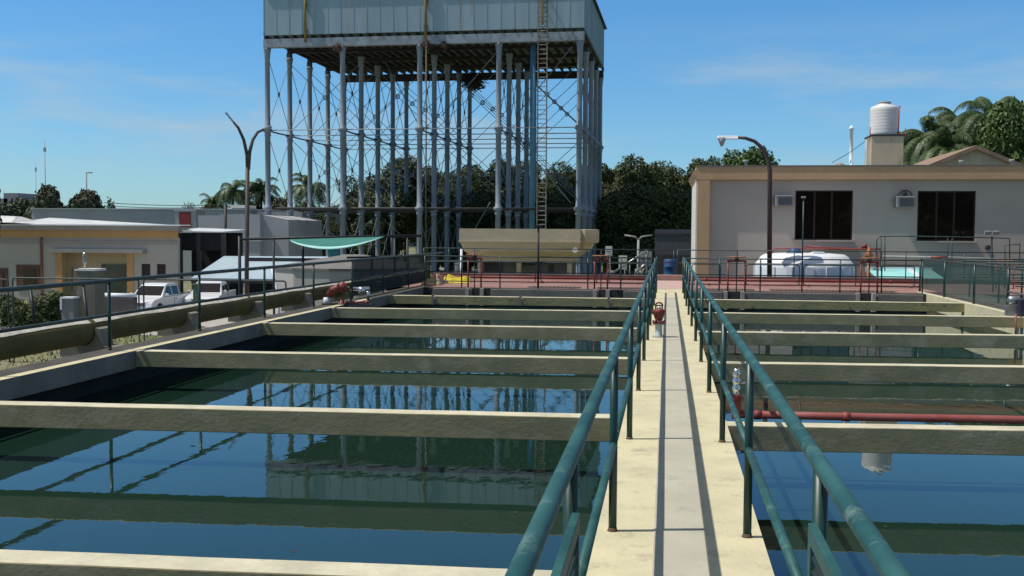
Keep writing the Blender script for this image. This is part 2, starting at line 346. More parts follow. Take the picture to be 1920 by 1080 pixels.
# platform
m = MB(); m.box(-8.2, 13, YB+.352, 36.8, -3, -.006, 1, top=0); struct(m.build('platform_floor', [pinkfloor, greyconc]))
m = MB(); m.box(-.45, .6, 31.203, 36.6, -.006, .006); struct(m.build('platform_landing', mat('pale pink landing', (.55, .38, .33), (.48, .33, .28), 1.5, .85, world=True)))
kb = MB(); kb.box(-8.2, 13, 36.8, 37.2, -3, .16, 0, top=0); kb.box(-.5, .6, 36.74, 37.22, -.02, .185, 1)
tag(kb.build('kerb', [redkerb, salmon], loc=(0, 37, 0)), 'long dark red painted kerb along the far edge of the pink platform', 'kerb')
for a, c in ((-4.15+.2, -2.6), (-1.9, -.6), (1.0, 2.4), (3.05, 6.3)):
    m = MB(); m.box(a-.1, c+.1, 31.0, 31.75, -.02, .002)
    for k in range(int((c-a)/.12)): m.box(a+k*.12, a+k*.12+.05, 31.02, 31.73, .002, .012, 1)
    tag(m.build('floor_grate', [darkconc, redkerb], loc=((a+c)/2, 31.4, 0)), {-4.15+.2: 'dark slotted grate in the pink floor behind the lamp pole, left of the walkway', -1.9: 'short dark grate in the pink floor just left of the walkway end', 1.0: 'short dark grate in the pink floor just right of the walkway end', 3.05: 'long dark grate in the pink floor in front of the white cistern'}[a], 'grate', 'dark grates in the platform floor')

# ------------------------------------------------------------------ railings
def railing(name, label, x, ys, h, hm, rp=.022, rr=.0245, y0=None, y1=None, mt=teal, mp_=postgreen, mid0=None, wob=0):
    t = thing(name, label, 'railing', (x, ys[0], 0))
    p0 = None
    for yy in ys:
        if p0 is None:
            m = MB(); m.tube([(x, yy, -.01), (x, yy, h-rr*.6)], rp, 12); m.lathe((x, yy, 0), [(rp*1.3, 0), (rp*1.3, .006), (rp*1.1, .01), (rp*1.06, .02)], 12, 1); p0 = m.build('post', [mp_, rustm], t)
        else: cp(p0, (0, yy-ys[0], 0))
    y0 = ys[0] if y0 is None else y0; y1 = ys[-1] if y1 is None else y1
    m = MB(); m.tube([(x, y0+(y1-y0)*k/24, h+(math.sin(k*1.7)*wob)) for k in range(25)], rr, 14); m.build('top_rail', mt, t)
    m = MB()
    ys2 = [yy for yy in ys if mid0 is None or yy >= mid0-.01]
    for a, c in zip(ys2[:-1], ys2[1:]): m.tube([(x, a+rp*.6, hm+random.uniform(-.006, .006)), (x, c-rp*.6, hm+random.uniform(-.006, .006))], rr*.8, 12)
    m.build('mid_rail', mt, t); return t
YS = [3.09+2.6*k for k in range(11)]
rl = railing('walkway_railing', 'green pipe railing on the left side of the walkway', -.27, [.5]+YS, .95, .47, y0=-.6, y1=29.3, mid0=3.09, wob=.002)
rr_ = railing('walkway_railing', 'green pipe railing on the right side of the walkway', .44, [.5]+YS, .95, .47, y0=-.6, y1=29.3, mid0=3.09, wob=.002)
# louvred kick panels by the nearest posts
for sx, par, lab in ((-.245, rl, None), (.405, rr_, None)):
    m = MB(); a = (sx, 1.2, .02); z1 = .81
    m.box(sx-.012, sx+.012, .9, 2.98, z1-.05, z1); m.box(sx-.012, sx+.012, 2.93, 2.98, .05, z1-.052); m.box(sx-.012, sx+.012, .9, 2.93, .05, .09)
    pn = m.build('gate_frame', teal, par, bevel=.003)
    m = MB()
    for k in range(17):
        zz = .12+k*.038; m.add([(sx-.008, .95, zz), (sx-.008, 2.925, zz), (sx+.008, 2.925, zz+.022), (sx+.008, .95, zz+.022), (sx-.006, .95, zz-.003), (sx-.006, 2.925, zz-.003), (sx+.01, 2.925, zz+.019), (sx+.01, .95, zz+.019)], [(0, 1, 2, 3), (7, 6, 5, 4), (0, 3, 7, 4), (1, 5, 6, 2), (0, 4, 5, 1), (3, 2, 6, 7)])
    m.build('louvre', louvre, pn)
lf = railing('wall_railing', 'dark green railing along the left basin wall beside the big pipe', -7.42, [5.0+2.8*k for k in range(11)], .92, .46, y0=2, y1=35, mt=railgrey, mp_=postgreen, rr=.03)
m = MB(); m.box(-7.425, -7.415, 24.7, 33.1, .06, .90); m.build('mesh_panel', netdark, lf)
# right wall mesh fence
RF = [31.6, 28.9, 26.2, 23.7]
rf = thing('mesh_fence', 'green mesh fence with posts on the right basin wall', 'fence', (7.12, 28, 0))
m = MB(); m.tube([(7.12, RF[0], -.01), (7.12, RF[0], .93)], .03, 8); p0 = m.build('post', postgreen, rf)
for yy in RF[1:]: cp(p0, (0, yy-RF[0], 0))
cp(p0, (0, 21.2-RF[0], 0)); cp(p0, (0, 18.7-RF[0], 0))
m = MB(); m.tube([(7.12, 31.6, .92), (7.12, 12, .92)], .024, 8); m.build('top_rail', railgrey, rf)
m = MB(); m.tube([(7.12, 23.7, .42), (7.12, 12, .42)], .02, 8); m.build('mid_rail', steel, rf)
m = MB(); m.box(7.115, 7.125, 23.75, 31.55, .10, .88); m.build('mesh_panel', netgreen, rf)

def xfence(name, label, Y, xs, z0, h, mids=(), mt=railgrey, loops=(), rp=.02, rr=.018, x0=None, x1=None, mp_=postgreen, zb=None):
    t = thing(name, label, 'railing', (xs[0], Y, z0)); p0 = None
    zb = z0 if zb is None else zb
    for x in xs:
        if p0 is None: m = MB(); m.tube([(x, Y, zb-.01), (x, Y, z0+h)], rp, 8); p0 = m.build('post', mp_, t)
        else: cp(p0, (x-xs[0], 0, 0))
    x0 = xs[0] if x0 is None else x0; x1 = xs[-1] if x1 is None else x1
    m = MB(); m.tube([(x0, Y, z0+h), (x1, Y, z0+h)], rr, 8); m.build('top_rail', mt, t)
    for zz in mids:
        m = MB(); m.tube([(x0, Y, z0+zz), (x1, Y, z0+zz)], rr*.9, 8); m.build('mid_rail', mt, t)
    for (a, c, za, zb2) in loops:
        m = MB(); m.tube(roundloop((a, Y-.03, z0+za), (c, Y-.03, z0+zb2), .07), rr*.9, 6, cap=False); m.build('rail_frame', mt, t)
    return t
Yn = 30.75
nx = lambda p: X(p, Yn)
xfence('platform_railing', 'green railing with rounded frames at the near platform edge left of the walkway', Yn, [nx(p) for p in (797, 866, 938, 1103, 1165, 1228)], 0, .90, (.44,), loops=((nx(800), nx(1005), .17, .74), (nx(1015), nx(1120), .17, .74), (nx(1143), nx(1225), .17, .74)))
xfence('platform_railing', 'green railing with rounded frames at the near platform edge right of the walkway', Yn, [nx(p) for p in (1284, 1350, 1427, 1577, 1655, 1732)], 0, .90, (.44,), loops=((nx(1298), nx(1352), .17, .74), (nx(1400), nx(1500), .17, .74), (nx(1508), nx(1606), .17, .74), (nx(1646), nx(1716), .17, .74)))
Yf = 37.05; fx = lambda p: X(p, Yf)
xfence('kerb_railing', 'grey green pipe railing on the far red kerb, in front of the concrete hopper', Yf, [fx(p) for p in (795, 842, 895, 1105, 1215, 1264)], .16, .88, (.44,), rp=.018, x0=fx(795))
xfence('kerb_railing', 'grey green pipe railing on the far red kerb, in front of the peach trimmed building', Yf, [fx(p) for p in (1271, 1383, 1490, 1700, 1810, 1925)], .16, .88, (.44,), rp=.018)
# pole at platform corner with small lamp
for px, yt, lab in ((1010, 428, 'thin black pole with a small square lamp head in front of the hopper'), (1505, 372, 'thin dark green pole with a small white plate before the first window')):
    t = thing('slim_pole', lab, 'pole', (nx(px), Yn, 0)); zt = Z(px, yt, Yn)
    m = MB(); m.tube([(nx(px), Yn-.05, -.25), (nx(px), Yn-.05, zt)], .03 if px == 1010 else .02, 8); m.build('shaft', blackrail if px == 1010 else postgreen, t)
    m = MB(); hw = .09 if px == 1010 else .06; m.box(nx(px)-hw, nx(px)+hw, Yn-.1, Yn, zt, zt+hw*.9); m.build('head', blackrail if px == 1010 else acwhite, t, bevel=.01)

# valve stands
def valve_stand(pxa, pxb, lab, first=[None]):
    xa, xb = nx(pxa), nx(pxb); Y = 30.42; xc = (xa+xb)/2; H = .82
    t = thing('valve_stand', lab, 'valve stand', (xc, Y, 0), 'red valve stands along the platform edge')
    m = MB(); m.tube([(xa, Y, -.2), (xa, Y, H)], .024, 8); l0 = m.build('leg', redpaint, t); cp(l0, (xb-xa, 0, 0))
    m = MB(); m.box(xa-.03, xb+.03, Y-.035, Y+.035, H, H+.06); m.build('crossbar', redpaint, t, bevel=.006)
    m = MB(); m.tube([(xc, Y, -.3), (xc, Y, H+.30)], .016, 8); m.lathe((xc, Y, H+.06), [(.05, 0), (.06, .03), (.03, .1)], 12); m.build('stem', darkiron, t)
    m = MB(); m.tube([(xc+.24*math.cos(a*math.pi/10), Y+.24*math.sin(a*math.pi/10), H+.14) for a in range(21)], .018, 6, cap=False)
    for k in range(4): m.tube([(xc, Y, H+.14), (xc+.24*math.cos(k*math.pi/2+.4), Y+.24*math.sin(k*math.pi/2+.4), H+.14)], .013, 6)
    m.build('handwheel', orange, t)
valve_stand(882, 906, 'red valve stand with orange handwheel beside the yellow tarpaulin')
valve_stand(1117, 1141, 'red valve stand with pale orange handwheel just left of the walkway')
valve_stand(1365, 1397, 'red valve stand with orange handwheel just right of the walkway')
valve_stand(1612, 1643, 'red valve stand with tall stem right of the white cistern')
# red pipes on platform
def pipe_x(name, lab, x0, x1, Y, z, r, mt, flange=None, ends=None):
    m = MB(); m.tube([(x0, Y, z), (x1, Y, z)], r, 12)
    o = None
    t = thing(name, lab, 'pipe', ((x0+x1)/2, Y, z)); m.build('tube', mt, t)
    xx = x0+.6
    while xx < x1: m = MB(); m.lathe((xx, Y, z), [(r*1.5, -.03), (r*1.5, .03)], 12, axis='x'); m.build('flange', mt, t); xx += flange or 3
    return t
pipe_x('red_pipe', 'faded red pipe along the pink floor left of the walkway, nearer one', X(808, 33.5), -.6, 33.5, .05, .028, redpink)
pipe_x('red_pipe', 'faded red pipe under the far kerb left of the walkway', X(808, 36.3), -.6, 36.5, .06, .04, redpaint)
pipe_x('red_pipe', 'faded red pipe along the pink floor right of the walkway, nearer one', .7, X(1725, 33.5), 33.5, .05, .028, redpink)
pipe_x('red_pipe', 'faded red pipe under the far kerb right of the walkway', .7, X(1750, 36.3), 36.5, .06, .04, redpaint)

# big olive pipe on saddles
bp = thing('pipeline', 'large olive pipe with pale sunlit top running along the left basin wall', 'pipeline', (-7.95, 15, .2))
PX, PZ, PR = -8.08, .18, .185
m = MB(); m.tube([(PX, -3+k*1.0, PZ) for k in range(39)], PR, 28); m.build('tube', olivepipe, bp)
m = MB()
for k in range(76):                      # sunlit top of the pipe painted as a thin pale strip along the crown
    pass
a0, a1 = R(44), R(100)
vs = []; NK = 120
rj = np.random.default_rng(3)
for k in range(NK+1):
    yy = -3+38*k/NK; lo = a0+.05*math.sin(k*.9)+rj.uniform(-.03, .03)
    for j in range(6):
        a = lo+(R(150)-lo)*j/5; vs.append((PX+(PR+.004)*math.cos(a), yy, PZ+(PR+.004)*math.sin(a)))
m.add(vs, [(k*6+j, k*6+j+1, (k+1)*6+j+1, (k+1)*6+j) for k in range(NK) for j in range(5)], 0, True); m.build('sunlit_crown', pipetop, bp, fixn=False)
for yy in (8.2, 13.9, 19.6, 25.3, 31): m = MB(); m.lathe((PX, yy, PZ), [(PR+.012, -.05), (PR+.02, 0), (PR+.012, .05)], 28, axis='y'); m.build('joint_band', olivepipe, bp)
sad = None
for k, yy in enumerate([5.3+2.9*k for k in range(11)]):
    if sad is None:
        m = MB(); y0 = 5.3
        poly = [(-8.42, -.16), (-7.552, -.16), (-7.552, -.03), (-7.78, -.01), (-7.82, .22), (-7.88, .24)]
        for j in range(9):
            a = R(-2)-j*R(176)/8; poly.append((PX+(PR+.001)*math.cos(a), PZ+(PR+.001)*math.sin(a)))
        poly += [(-8.30, .20), (-8.42, .0)]
        m.prism(poly, y0-.15, y0+.15); sad = m.build('saddle', greyconc, bp)
    else: cp(sad, (0, yy-5.3, 0))

# ------------------------------------------------------------------ small hardware
# red air valve on the walkway
vx, vy = -.11, 16.6
t = thing('air_valve', 'red cast iron valve on a grey spool standing at the left edge of the walkway', 'valve', (vx, vy, 0))
m = MB(); m.lathe((vx, vy, 0), [(.10, 0), (.10, .025), (.055, .03), (.055, .19), (.09, .195), (.09, .215)], 20); m.build('spool', mat('pale grey blue paint', (.42, .45, .45), (.3, .33, .33), 8, .6), t)
m = MB(); m.lathe((vx, vy, .217), [(.10, 0), (.10, .03), (.05, .04), (.075, .10), (.095, .17), (.10, .20), (.075, .215), (.03, .225)], 20)
for s in (-1, 1): m.box(vx+s*.05-.012, vx+s*.05+.012, vy-.02, vy+.02, .43, .50)
m.tube([(vx+.055*math.cos(a), vy, .49+.045*math.sin(a)) for a in [k*math.pi/8 for k in range(9)]], .013, 8); m.tube([(vx-.055, vy, .49), (vx+.055, vy, .49)], .01, 8)
for k in range(6): a = k*math.pi/3; m.lathe((vx+.085*math.cos(a), vy+.085*math.sin(a), .21), [(.012, 0), (.012, .055)], 6)
m.build('valve_body', redpaint, t); m = MB(); m.lathe((vx, vy, .42), [(.025, 0), (.03, .05)], 10); m.build('cap', chrome, t)
# red pipe on near right beam + fitting
t = thing('water_pipe', 'thin red pipe lying behind the nearest right hand beam', 'pipe', (3, 9.4, .02))
m = MB(); m.tube([(.62, 9.43, .03), (1.5, 9.46, .03), (3, 9.57, .03), (4.6, 9.72, .03), (7, 9.9, .03)], .034, 14); m.build('tube', redpink, t)
for a_ in ((.80, 9.435, .03), (1.55, 9.465, .03)): m = MB(); m.lathe(a_, [(.042, -.03), (.042, .03)], 14, axis='x'); m.build('coupling', redpaint, t)
m = MB(); m.box(.575, .655, 9.39, 9.47, -.01, .16); m.lathe((.615, 9.43, .155), [(.05, 0), (.05, .05)], 10); m.build('elbow', redpaint, t, bevel=.008)
m = MB(); pr = [(.03, .0)]; z = 0
for k in range(7): pr += [(.034 if k % 2 else .026, z+.008), (.034 if k % 2 else .026, z+.03)]; z += .032
m.lathe((.615, 9.43, .205), pr, 14); m.tube([(.64, 9.43, .30), (.70, 9.41, .31)], .01, 6); m.build('hose_coupling', chrome, t)
# valve cluster on left wall
vc = thing('pump_valve', 'red valve assembly with bright fittings at the bend of the left basin wall', 'valve', (-7.2, 25.6, 0))
c = atz(640, 552, .25); Yc = 22.7; xx = lambda p: X(p, Yc); zz = lambda q: Z(650, q, Yc)
m = MB(); m.tube([(xx(617), Yc, zz(556)), (xx(622), Yc, zz(545)), (xx(634), Yc, zz(540)), (xx(650), Yc, zz(541))], .085, 12); m.lathe((xx(642), Yc, zz(545)), [(.05, 0), (.11, .04), (.12, .10), (.07, .16), (.04, .2)], 14)
m.lathe((xx(640), Yc, 0), [(.10, -.02), (.10, .02), (.06, .03), (.06, .12)], 14); m.build('valve_body', redpaint, vc)
m = MB(); m.lathe((xx(612), Yc, zz(566)), [(.07, -.09), (.07, .09)], 14); m.build('drum', whiteplas, vc)
m = MB(); m.tube([(xx(648), Yc, zz(567)), (xx(690), Yc, zz(566))], .028, 10); m.lathe((xx(688), Yc, zz(566)), [(.05, -.04), (.05, .04)], 10, axis='x'); m.build('outlet_pipe', redpink, vc)
m = MB(); m.tube([(xx(660), Yc+.1, zz(542)), (xx(690), Yc+.1, zz(541))], .045, 10); m.lathe((xx(677), Yc+.05, zz(545)), [(.07, -.06), (.09, 0), (.07, .08)], 12); m.lathe((xx(688), Yc+.08, zz(556)), [(.035, -.05), (.05, .12)], 10); m.build('fitting', chrome, vc)
m = MB(); m.box(xx(606), xx(700), Yc-.12, Yc+.14, -.012, .02); m.tube([(xx(655), Yc+.1, 0), (xx(655), Yc+.1, zz(542))], .02, 6); m.tube([(xx(688), Yc+.1, 0), (xx(688), Yc+.1, zz(545))], .03, 6); m.build('base', darkconc, vc)
# yellow and beige tarpaulins
def heap(name, lab, x0, x1, y0, y1, h, mt, seed):
    rg = np.random.default_rng(seed); nx_, ny_ = 26, 14; vs = []; fs = []
    for j in range(ny_):
        for i in range(nx_):
            u, v = i/(nx_-1), j/(ny_-1); e = min(1, 4*min(u, 1-u))*min(1, 3*min(v, 1-v))
            z = h*(e**.6)*(.45+.35*math.sin(u*9+seed)*math.cos(v*6)+.3*rg.random())
            vs.append((x0+(x1-x0)*u+.03*math.sin(v*9), y0+(y1-y0)*v+.05*math.sin(u*14), max(z, 0)+.002))
    for j in range(ny_-1):
        for i in range(nx_-1): k = j*nx_+i; fs.append((k, k+1, k+1+nx_, k+nx_))
    m = MB(); m.add(vs, fs, 0, True); o = m.build(name, mt, loc=((x0+x1)/2, (y0+y1)/2, 0)); tag(o, lab, 'tarpaulin'); return o
heap('tarpaulin', 'bright yellow tarpaulin bundle lying on the platform left corner', X(826, 33.6), X(884, 33.6), 33.0, 34.6, .26, yellow, 3)
heap('tarpaulin', 'beige tarpaulin draped beside the yellow bundle', X(800, 32.8), X(838, 32.8), 31.6, 33.2, .32, beige, 5)

# ------------------------------------------------------------------ water tower
TY = 86.0; TX = X(503, TY); rot = -R(1.03)
tw = thing('water_tower', 'huge rectangular blue grey iron water tank on a forest of tall columns', 'water tower', (0, 0, 0))
W = (X(1091.5, TY)-TX)*.990; D = 20.3; bx, by = W/4, D/4
zl = [GZ, 3.5, 9.94, 16.65]
z = zl
def trod(m, a, c, r): m.tube([a, c], r, 5, cap=False)
p0 = None
for i in range(5):
    for j in range(5):
        if p0 is None:
            m = MB(); pr = [(.42, GZ), (.42, GZ+.5), (.23, GZ+.6)]
            for q in (3.5, 9.94): pr += [(.225, q-.50), (.28, q-.46), (.28, q-.34), (.25, q-.32), (.25, q-.2), (.37, q-.12), (.40, q), (.37, q+.12), (.25, q+.2), (.24, q+.5), (.22, q+.52)]
            pr += [(.21, 15.8), (.24, 15.85), (.24, 16.1), (.27, 16.35), (.31, 16.55), (.31, 16.66)]
            m.lathe((0, 0, 0), pr, 14); p0 = m.build('column', colblue, tw)
        else: cp(p0, (i*bx, j*by, 0))
def local(name, m, mt): return m.build(name, mt, tw)
h0 = None
for j in range(5):
    for lev, r_, mt in ((9.94, .045, girder), (3.5, .11, darkiron)):
        for dz in (.0,):
            m = MB(); m.tube([(0, j*by, lev+dz), (W, j*by, lev+dz)], r_, 6); local('tie_beam', m, mt)
for i in range(5):
    for lev in (9.94, 3.5):
        m = MB()
        m.tube([(i*bx, q_*by/4, lev-.05*abs(math.sin(math.pi*q_/4))) for q_ in range(17)], .065, 6)
        local('strut', m, darkiron)
def cross(pa, pb, za, zb):                     # one braced panel: two rods and the ring where they meet
    pa = Vector(pa); pb = Vector(pb); m = MB()
    a0 = pa+Vector((0, 0, za)); b0 = pb+Vector((0, 0, za)); a1 = pa+Vector((0, 0, zb)); b1 = pb+Vector((0, 0, zb))
    trod(m, a0, b1, .028); trod(m, b0, a1, .028)
    c = (a0+b1)/2; d = (pb-pa).normalized(); R_ = .17
    m.tube([c+d*(R_*math.cos(k*math.pi/5))+Vector((0, 0, R_*math.sin(k*math.pi/5))) for k in range(11)], .05, 6, cap=False); return m
for li, (za, zb) in enumerate(((GZ+.6, 3.2), (3.8, 9.7), (10.2, 16.2))):
    for i in range(5):
        for j in range(4): local('tie_rod', cross((i*bx, j*by, 0), (i*bx, (j+1)*by, 0), za, zb), rodiron)
    for j in ((2, 4) if li == 0 else (1, 2, 3, 4)):
        for i in range(4): local('tie_rod', cross((i*bx, j*by, 0), ((i+1)*bx, j*by, 0), za, zb), rodiron)
for j in range(5):
    m = MB(); zg = 16.66 if j in (0, 4) else 17.06
    m.box(-.2, W+.3, j*by-.13, j*by+.13, zg, zg+.08); m.box(-.2, W+.3, j*by-.03, j*by+.03, zg+.082, 17.30); m.box(-.2, W+.3, j*by-.15, j*by+.15, 17.302, 17.37)
    if zg > 17:
        for i in range(5): m.box(i*bx-.2, i*bx+.2, j*by-.2, j*by+.2, 16.662, 17.058)
    local('girder', m, girder if j == 0 else darkiron)
m = MB(); m.box(-.22, W+.36, -.30, -.16, 16.68, 17.37); local('fascia_girder', m, girder)
m = MB()
for k in range(34):
    x = -.1+k*(W+.35)/33; m.box(x-.09, x+.09, -.22, D+.25, 17.372, 17.66)
local('joist', m, darkiron)
# tank shell with ribbed panels
tz0, tz1 = 17.665, 21.4
m = MB(); x0, x1, y0, y1 = -.16, W+.30, -.32, D+.30
m.box(x0, x1, y0, y1, tz0, tz1); tk = local('tank', m, tankblue)
m = MB(); npan = 24
for k in range(npan+1):
    x = x0+(x1-x0)*k/npan; m.box(x-.02, x+.02, y0-.02, y0-.002, tz0, tz1-.1)
    m.box(x-.05, x+.05, y0-.06, y0-.022, tz0-.01, tz0+.24)
for k in range(1, 19):
    yy = y0+(y1-y0)*k/19; m.box(x1+.002, x1+.05, yy-.035, yy+.035, tz0, tz1-.1); m.box(x0-.05, x0-.002, yy-.035, yy+.035, tz0, tz1-.1)
rb = m.build('panel_rib', tankblue, tk)
m = MB(); m.box(x0-.12, x1+.26, y0-.2, y1+.2, tz1+.002, tz1+.10); m.build('rim', darkiron, tk)
# ladder
xl = X(1016.5, TY-.9) - TX
m = MB(); yl = -.95
for s in (-.36, .36): m.box(xl+s-.045, xl+s+.045, yl-.05, yl+.05, GZ, 22.3)
k = GZ+.2
while k < 22.2: m.tube([(xl-.34, yl, k), (xl+.34, yl, k)], .035, 5, cap=False); k += .36
lad = local('ladder', m, ladderm)
m = MB()
for q in (3.5, 9.94, 17.0, 20.0):
    for s in (-.36, .36): m.box(xl+s-.03, xl+s+.03, yl+.05, -.2, q-.04, q+.04)
m.build('stay', darkiron, lad)
m = MB(); m.box(xl-.08, xl+.08, yl-.2, yl-.06, 17.9, 20.6); m.build('cable_guard', yellowpipe, lad)
xp = X(998, TY+.9)-TX
m = MB(); m.tube([(xp, .9, GZ), (xp, .9, 16.7)], .23, 14); local('riser_pipe', m, skyblue)
for px, zlow in ((574, 17.0), (798.5, GZ)):
    xq = X(px, TY-.6)-TX; m = MB(); m.tube([(xq, -.55, 17.0), (xq, -.55, 22)], .11, 10)
    for q in (18, 20): m.box(xq-.16, xq+.16, -.5, -.33, q, q+.1)
    if zlow < 0:
        dp = MB(); dp.tube([(xq+.05, -.5, GZ), (xq+.05, -.5, 16.99)], .06, 8)
        for q in (3.5, 9.94): dp.box(xq-.08, xq+.18, -.55, -.2, q, q+.1)
        local('down_pipe', dp, mat('rusty down pipe', (.16, .11, .06), (.1, .07, .05), 2, .7))
    local('overflow_pipe', m, yellowpipe)
m = MB(); m.tube([(bx*2.0, 0, 10.1), (bx*1.3+.2, by, 16.3)], .04, 5); m.tube([(bx*3, .2, 16.2), (bx*2.1, by, 11.5)], .04, 5); m.tube([(bx*3.9, .2, 16.3), (bx*3.1, by, 11.5)], .04, 5)
m.tube([(bx*2.9, 0, 4), (bx*1.0+bx, by*2, -2.5)], .045, 5); m.tube([(bx*3.9, 0, 4), (bx*3.1, by, 9.5)], .045, 5); local('brace_rod', m, rodiron)
tw.scale = (1, 1, 1.010); tw.location = (TX, TY, 0); tw.rotation_euler = (0, 0, rot)
tw.name = 'water_tower'
def nest(px, py, Y, r, lab, mt, seed):
    rg = random.Random(seed); c = at(px, py, Y); m = MB()
    for k in range(320):
        d = Vector((rg.gauss(0, 1), rg.gauss(0, 1), rg.gauss(0, .7))); d.normalize(); d *= r*rg.uniform(.1, 1); e = Vector((rg.uniform(-1, 1), rg.uniform(-1, 1), rg.uniform(-.6, .6)))*r*.5
        m.tube([c+d-e, c+d+e], r*.04, 3, cap=False)
    m.lathe((c.x, c.y, c.z), [(r*.15, -r*.7), (r*.6, -r*.45), (r*.78, 0), (r*.55, r*.5), (r*.1, r*.6)], 9)
    tag(m.build('bird_nest', mt, loc=c, fixn=False), lab, 'nest', 'twig nests under the water tank')
nest(888, 154, TY+D*.72, 1.0, 'dark round twig nest hanging from the far column top under the tank', darkiron, 1)
nest(800, 84, TY-.4, .45, 'reddish brown twig nest at the middle front column top', twig, 2)
nest(833, 83, TY-.35, .40, 'reddish brown twig nest on the girder just right of the middle front column', twig, 3)
nest(634, 90, TY-.3, .42, 'reddish brown twig nest beside the second front column top', twig, 4)

# ------------------------------------------------------------------ concrete hopper
HY = 50.0; hx = lambda p: X(p, HY); hz = lambda q: Z(980, q, HY)
hp = thing('concrete_hopper', 'stained cream concrete hopper with a stepped tapering underside', 'hopper', (hx(985), HY, GZ))
m = MB(); xa, xb = hx(861), hx(1088)
def band(m, xa, xb, ya, za, xa2, xb2, ya2, zb, yb=HY+6.0):   # lower loop to upper loop
    m.hexa([(xa, ya, za), (xb, ya, za), (xb, yb, za), (xa, yb, za), (xa2, ya2, zb), (xb2, ya2, zb), (xb2, yb, zb), (xa2, yb, zb)])
band(m, xa, xb, HY, hz(452), xa, xb, HY, hz(429)); m.build('parapet', hopperm, hp)
m = MB(); band(m, xa-.02, xb+.02, HY-.06, hz(454.5), xa-.02, xb+.02, HY-.06, hz(452)); m.build('drip_edge', hopperedge, hp)
m = MB(); band(m, hx(868), hx(1085), HY+.35, hz(472), xa+.03, xb-.03, HY+.03, hz(454.6)); band(m, hx(880), hx(1075), HY+1.3, hz(483), hx(868), hx(1085), HY+.35, hz(472.1)); band(m, hx(884), hx(1068), HY+1.5, hz(492), hx(884), hx(1068), HY+1.5, hz(483.1)); m.build('sloping_soffit', hopperm, hp)
m = MB()
cc = (hx(1096), HY+1.0); m.lathe((cc[0], cc[1], 0), [(.55, hz(455)), (.62, hz(453)), (.62, hz(430)), (.5, hz(429.5))], 8, smooth=False); m.lathe((cc[0]-.1, cc[1]+.2, 0), [(.35, hz(468)), (.5, hz(455.2))], 8, smooth=False); m.build('corner_turret', hopperm, hp)
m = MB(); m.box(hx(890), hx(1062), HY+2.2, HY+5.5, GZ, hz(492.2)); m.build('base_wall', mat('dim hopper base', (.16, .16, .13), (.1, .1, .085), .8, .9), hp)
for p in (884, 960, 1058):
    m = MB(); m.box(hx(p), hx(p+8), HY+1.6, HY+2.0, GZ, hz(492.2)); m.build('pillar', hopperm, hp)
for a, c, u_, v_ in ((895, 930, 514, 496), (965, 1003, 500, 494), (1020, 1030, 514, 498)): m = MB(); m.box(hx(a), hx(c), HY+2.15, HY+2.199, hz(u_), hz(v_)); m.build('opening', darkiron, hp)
m = MB(); m.tube([(hx(866), HY-.1, hz(468)), (hx(866), HY-.1, GZ)], .06, 8); m.build('downpipe', whiteplas, hp)
m = MB(); m.lathe((hx(1079), HY-.05, hz(468)), [(.13, -.12), (.13, .02)], 12, axis='y'); m.build('lamp', creamtank, hp)
bxw = MB(); bxw.box(hx(857), hx(864), HY-.6, HY-.2, hz(512), hz(495)); bxw.box(hx(857)-.02, hx(864)+.02, HY-.62, HY-.18, hz(495), hz(494)); bxw.box(hx(858.5), hx(862.5), HY-.62, HY-.6, hz(506), hz(498)); bxw.box(hx(858), hx(863), HY-.5, HY-.3, GZ, hz(512)-.003)
tag(bxw.build('meter_box', acwhite, loc=(hx(860), HY-.4, GZ)), 'white box on a stand by the left foot of the hopper', 'box')

# ------------------------------------------------------------------ grey concrete tank, left
GY = 38.5; gx = X(655, GY); gr = (X(800, GY)-X(512, GY))/2
gt = thing('clarifier_tank', 'low grey many sided concrete tank with a shallow roof behind the pipe', 'tank', (gx, GY+.8, GZ))
zw = Z(560, 507, GY-gr*.7)
m = MB(); m.lathe((gx, GY+.6, 0), [(gr-.15, GZ), (gr, zw)], 12, smooth=False); m.build('wall', tankwall, gt)
m = MB(); m.lathe((gx, GY+.6, 0), [(gr+.06, zw+.002), (gr+.06, zw+.08), (.5, zw+.5), (.45, zw+.52)], 12, smooth=False); m.build('roof', tanktop, gt)
m = MB(); q = at(626, 484, GY+.6); m.box(q.x-.16, q.x+.16, GY+.4, GY+.8, zw+.4, zw+.72); m.box(q.x-.2, q.x+.2, GY+.36, GY+.84, zw+.72, zw+.75); m.build('hatch', mat('teal hatch', (.02, .2, .18), rough=.6), gt)
m = MB(); q0 = at(510, 500, 36); q1 = at(521, 548, 35.4); m.tube([q0, at(513, 520, 35.8), q1, (q1.x+.1, q1.y, GZ)], .045, 8); tag(m.build('drain_pipe', whiteplas, loc=q1), 'white bent pipe at the left end of the grey tank', 'pipe')
# shade frame and cloth
SY = 33.5; sx = lambda p: X(p, SY)
sf = thing('cloth_support', 'tall black pipe frame carrying the teal shade cloth over the grey tank', 'frame', (sx(600), SY, GZ))
m = MB(); zt = Z(620, 444, SY)
m.tube([(sx(448), SY, Z(448, 449, SY)), (sx(545), SY, Z(545, 446, SY)), (sx(790), SY, Z(790, 442, SY))], .045, 8); m.build('top_bar', blackrail, sf)
for p, yb in ((449, 600), (513, 600), (568, 600), (697, 600), (740, 600), (764, 600)):
    m = MB(); m.tube([(sx(p), SY, GZ if p > 460 else GZ), (sx(p), SY, zt)], .055 if p < 500 else .04, 8); m.build('post', blackrail, sf)
m = MB(); m.tube([(sx(650), SY+.02, Z(650, 483, SY)), (sx(790), SY+.02, Z(790, 480, SY))], .035, 8); m.build('mid_bar', blackrail, sf)
nu, nv = 30, 8; vs = []; fs = []
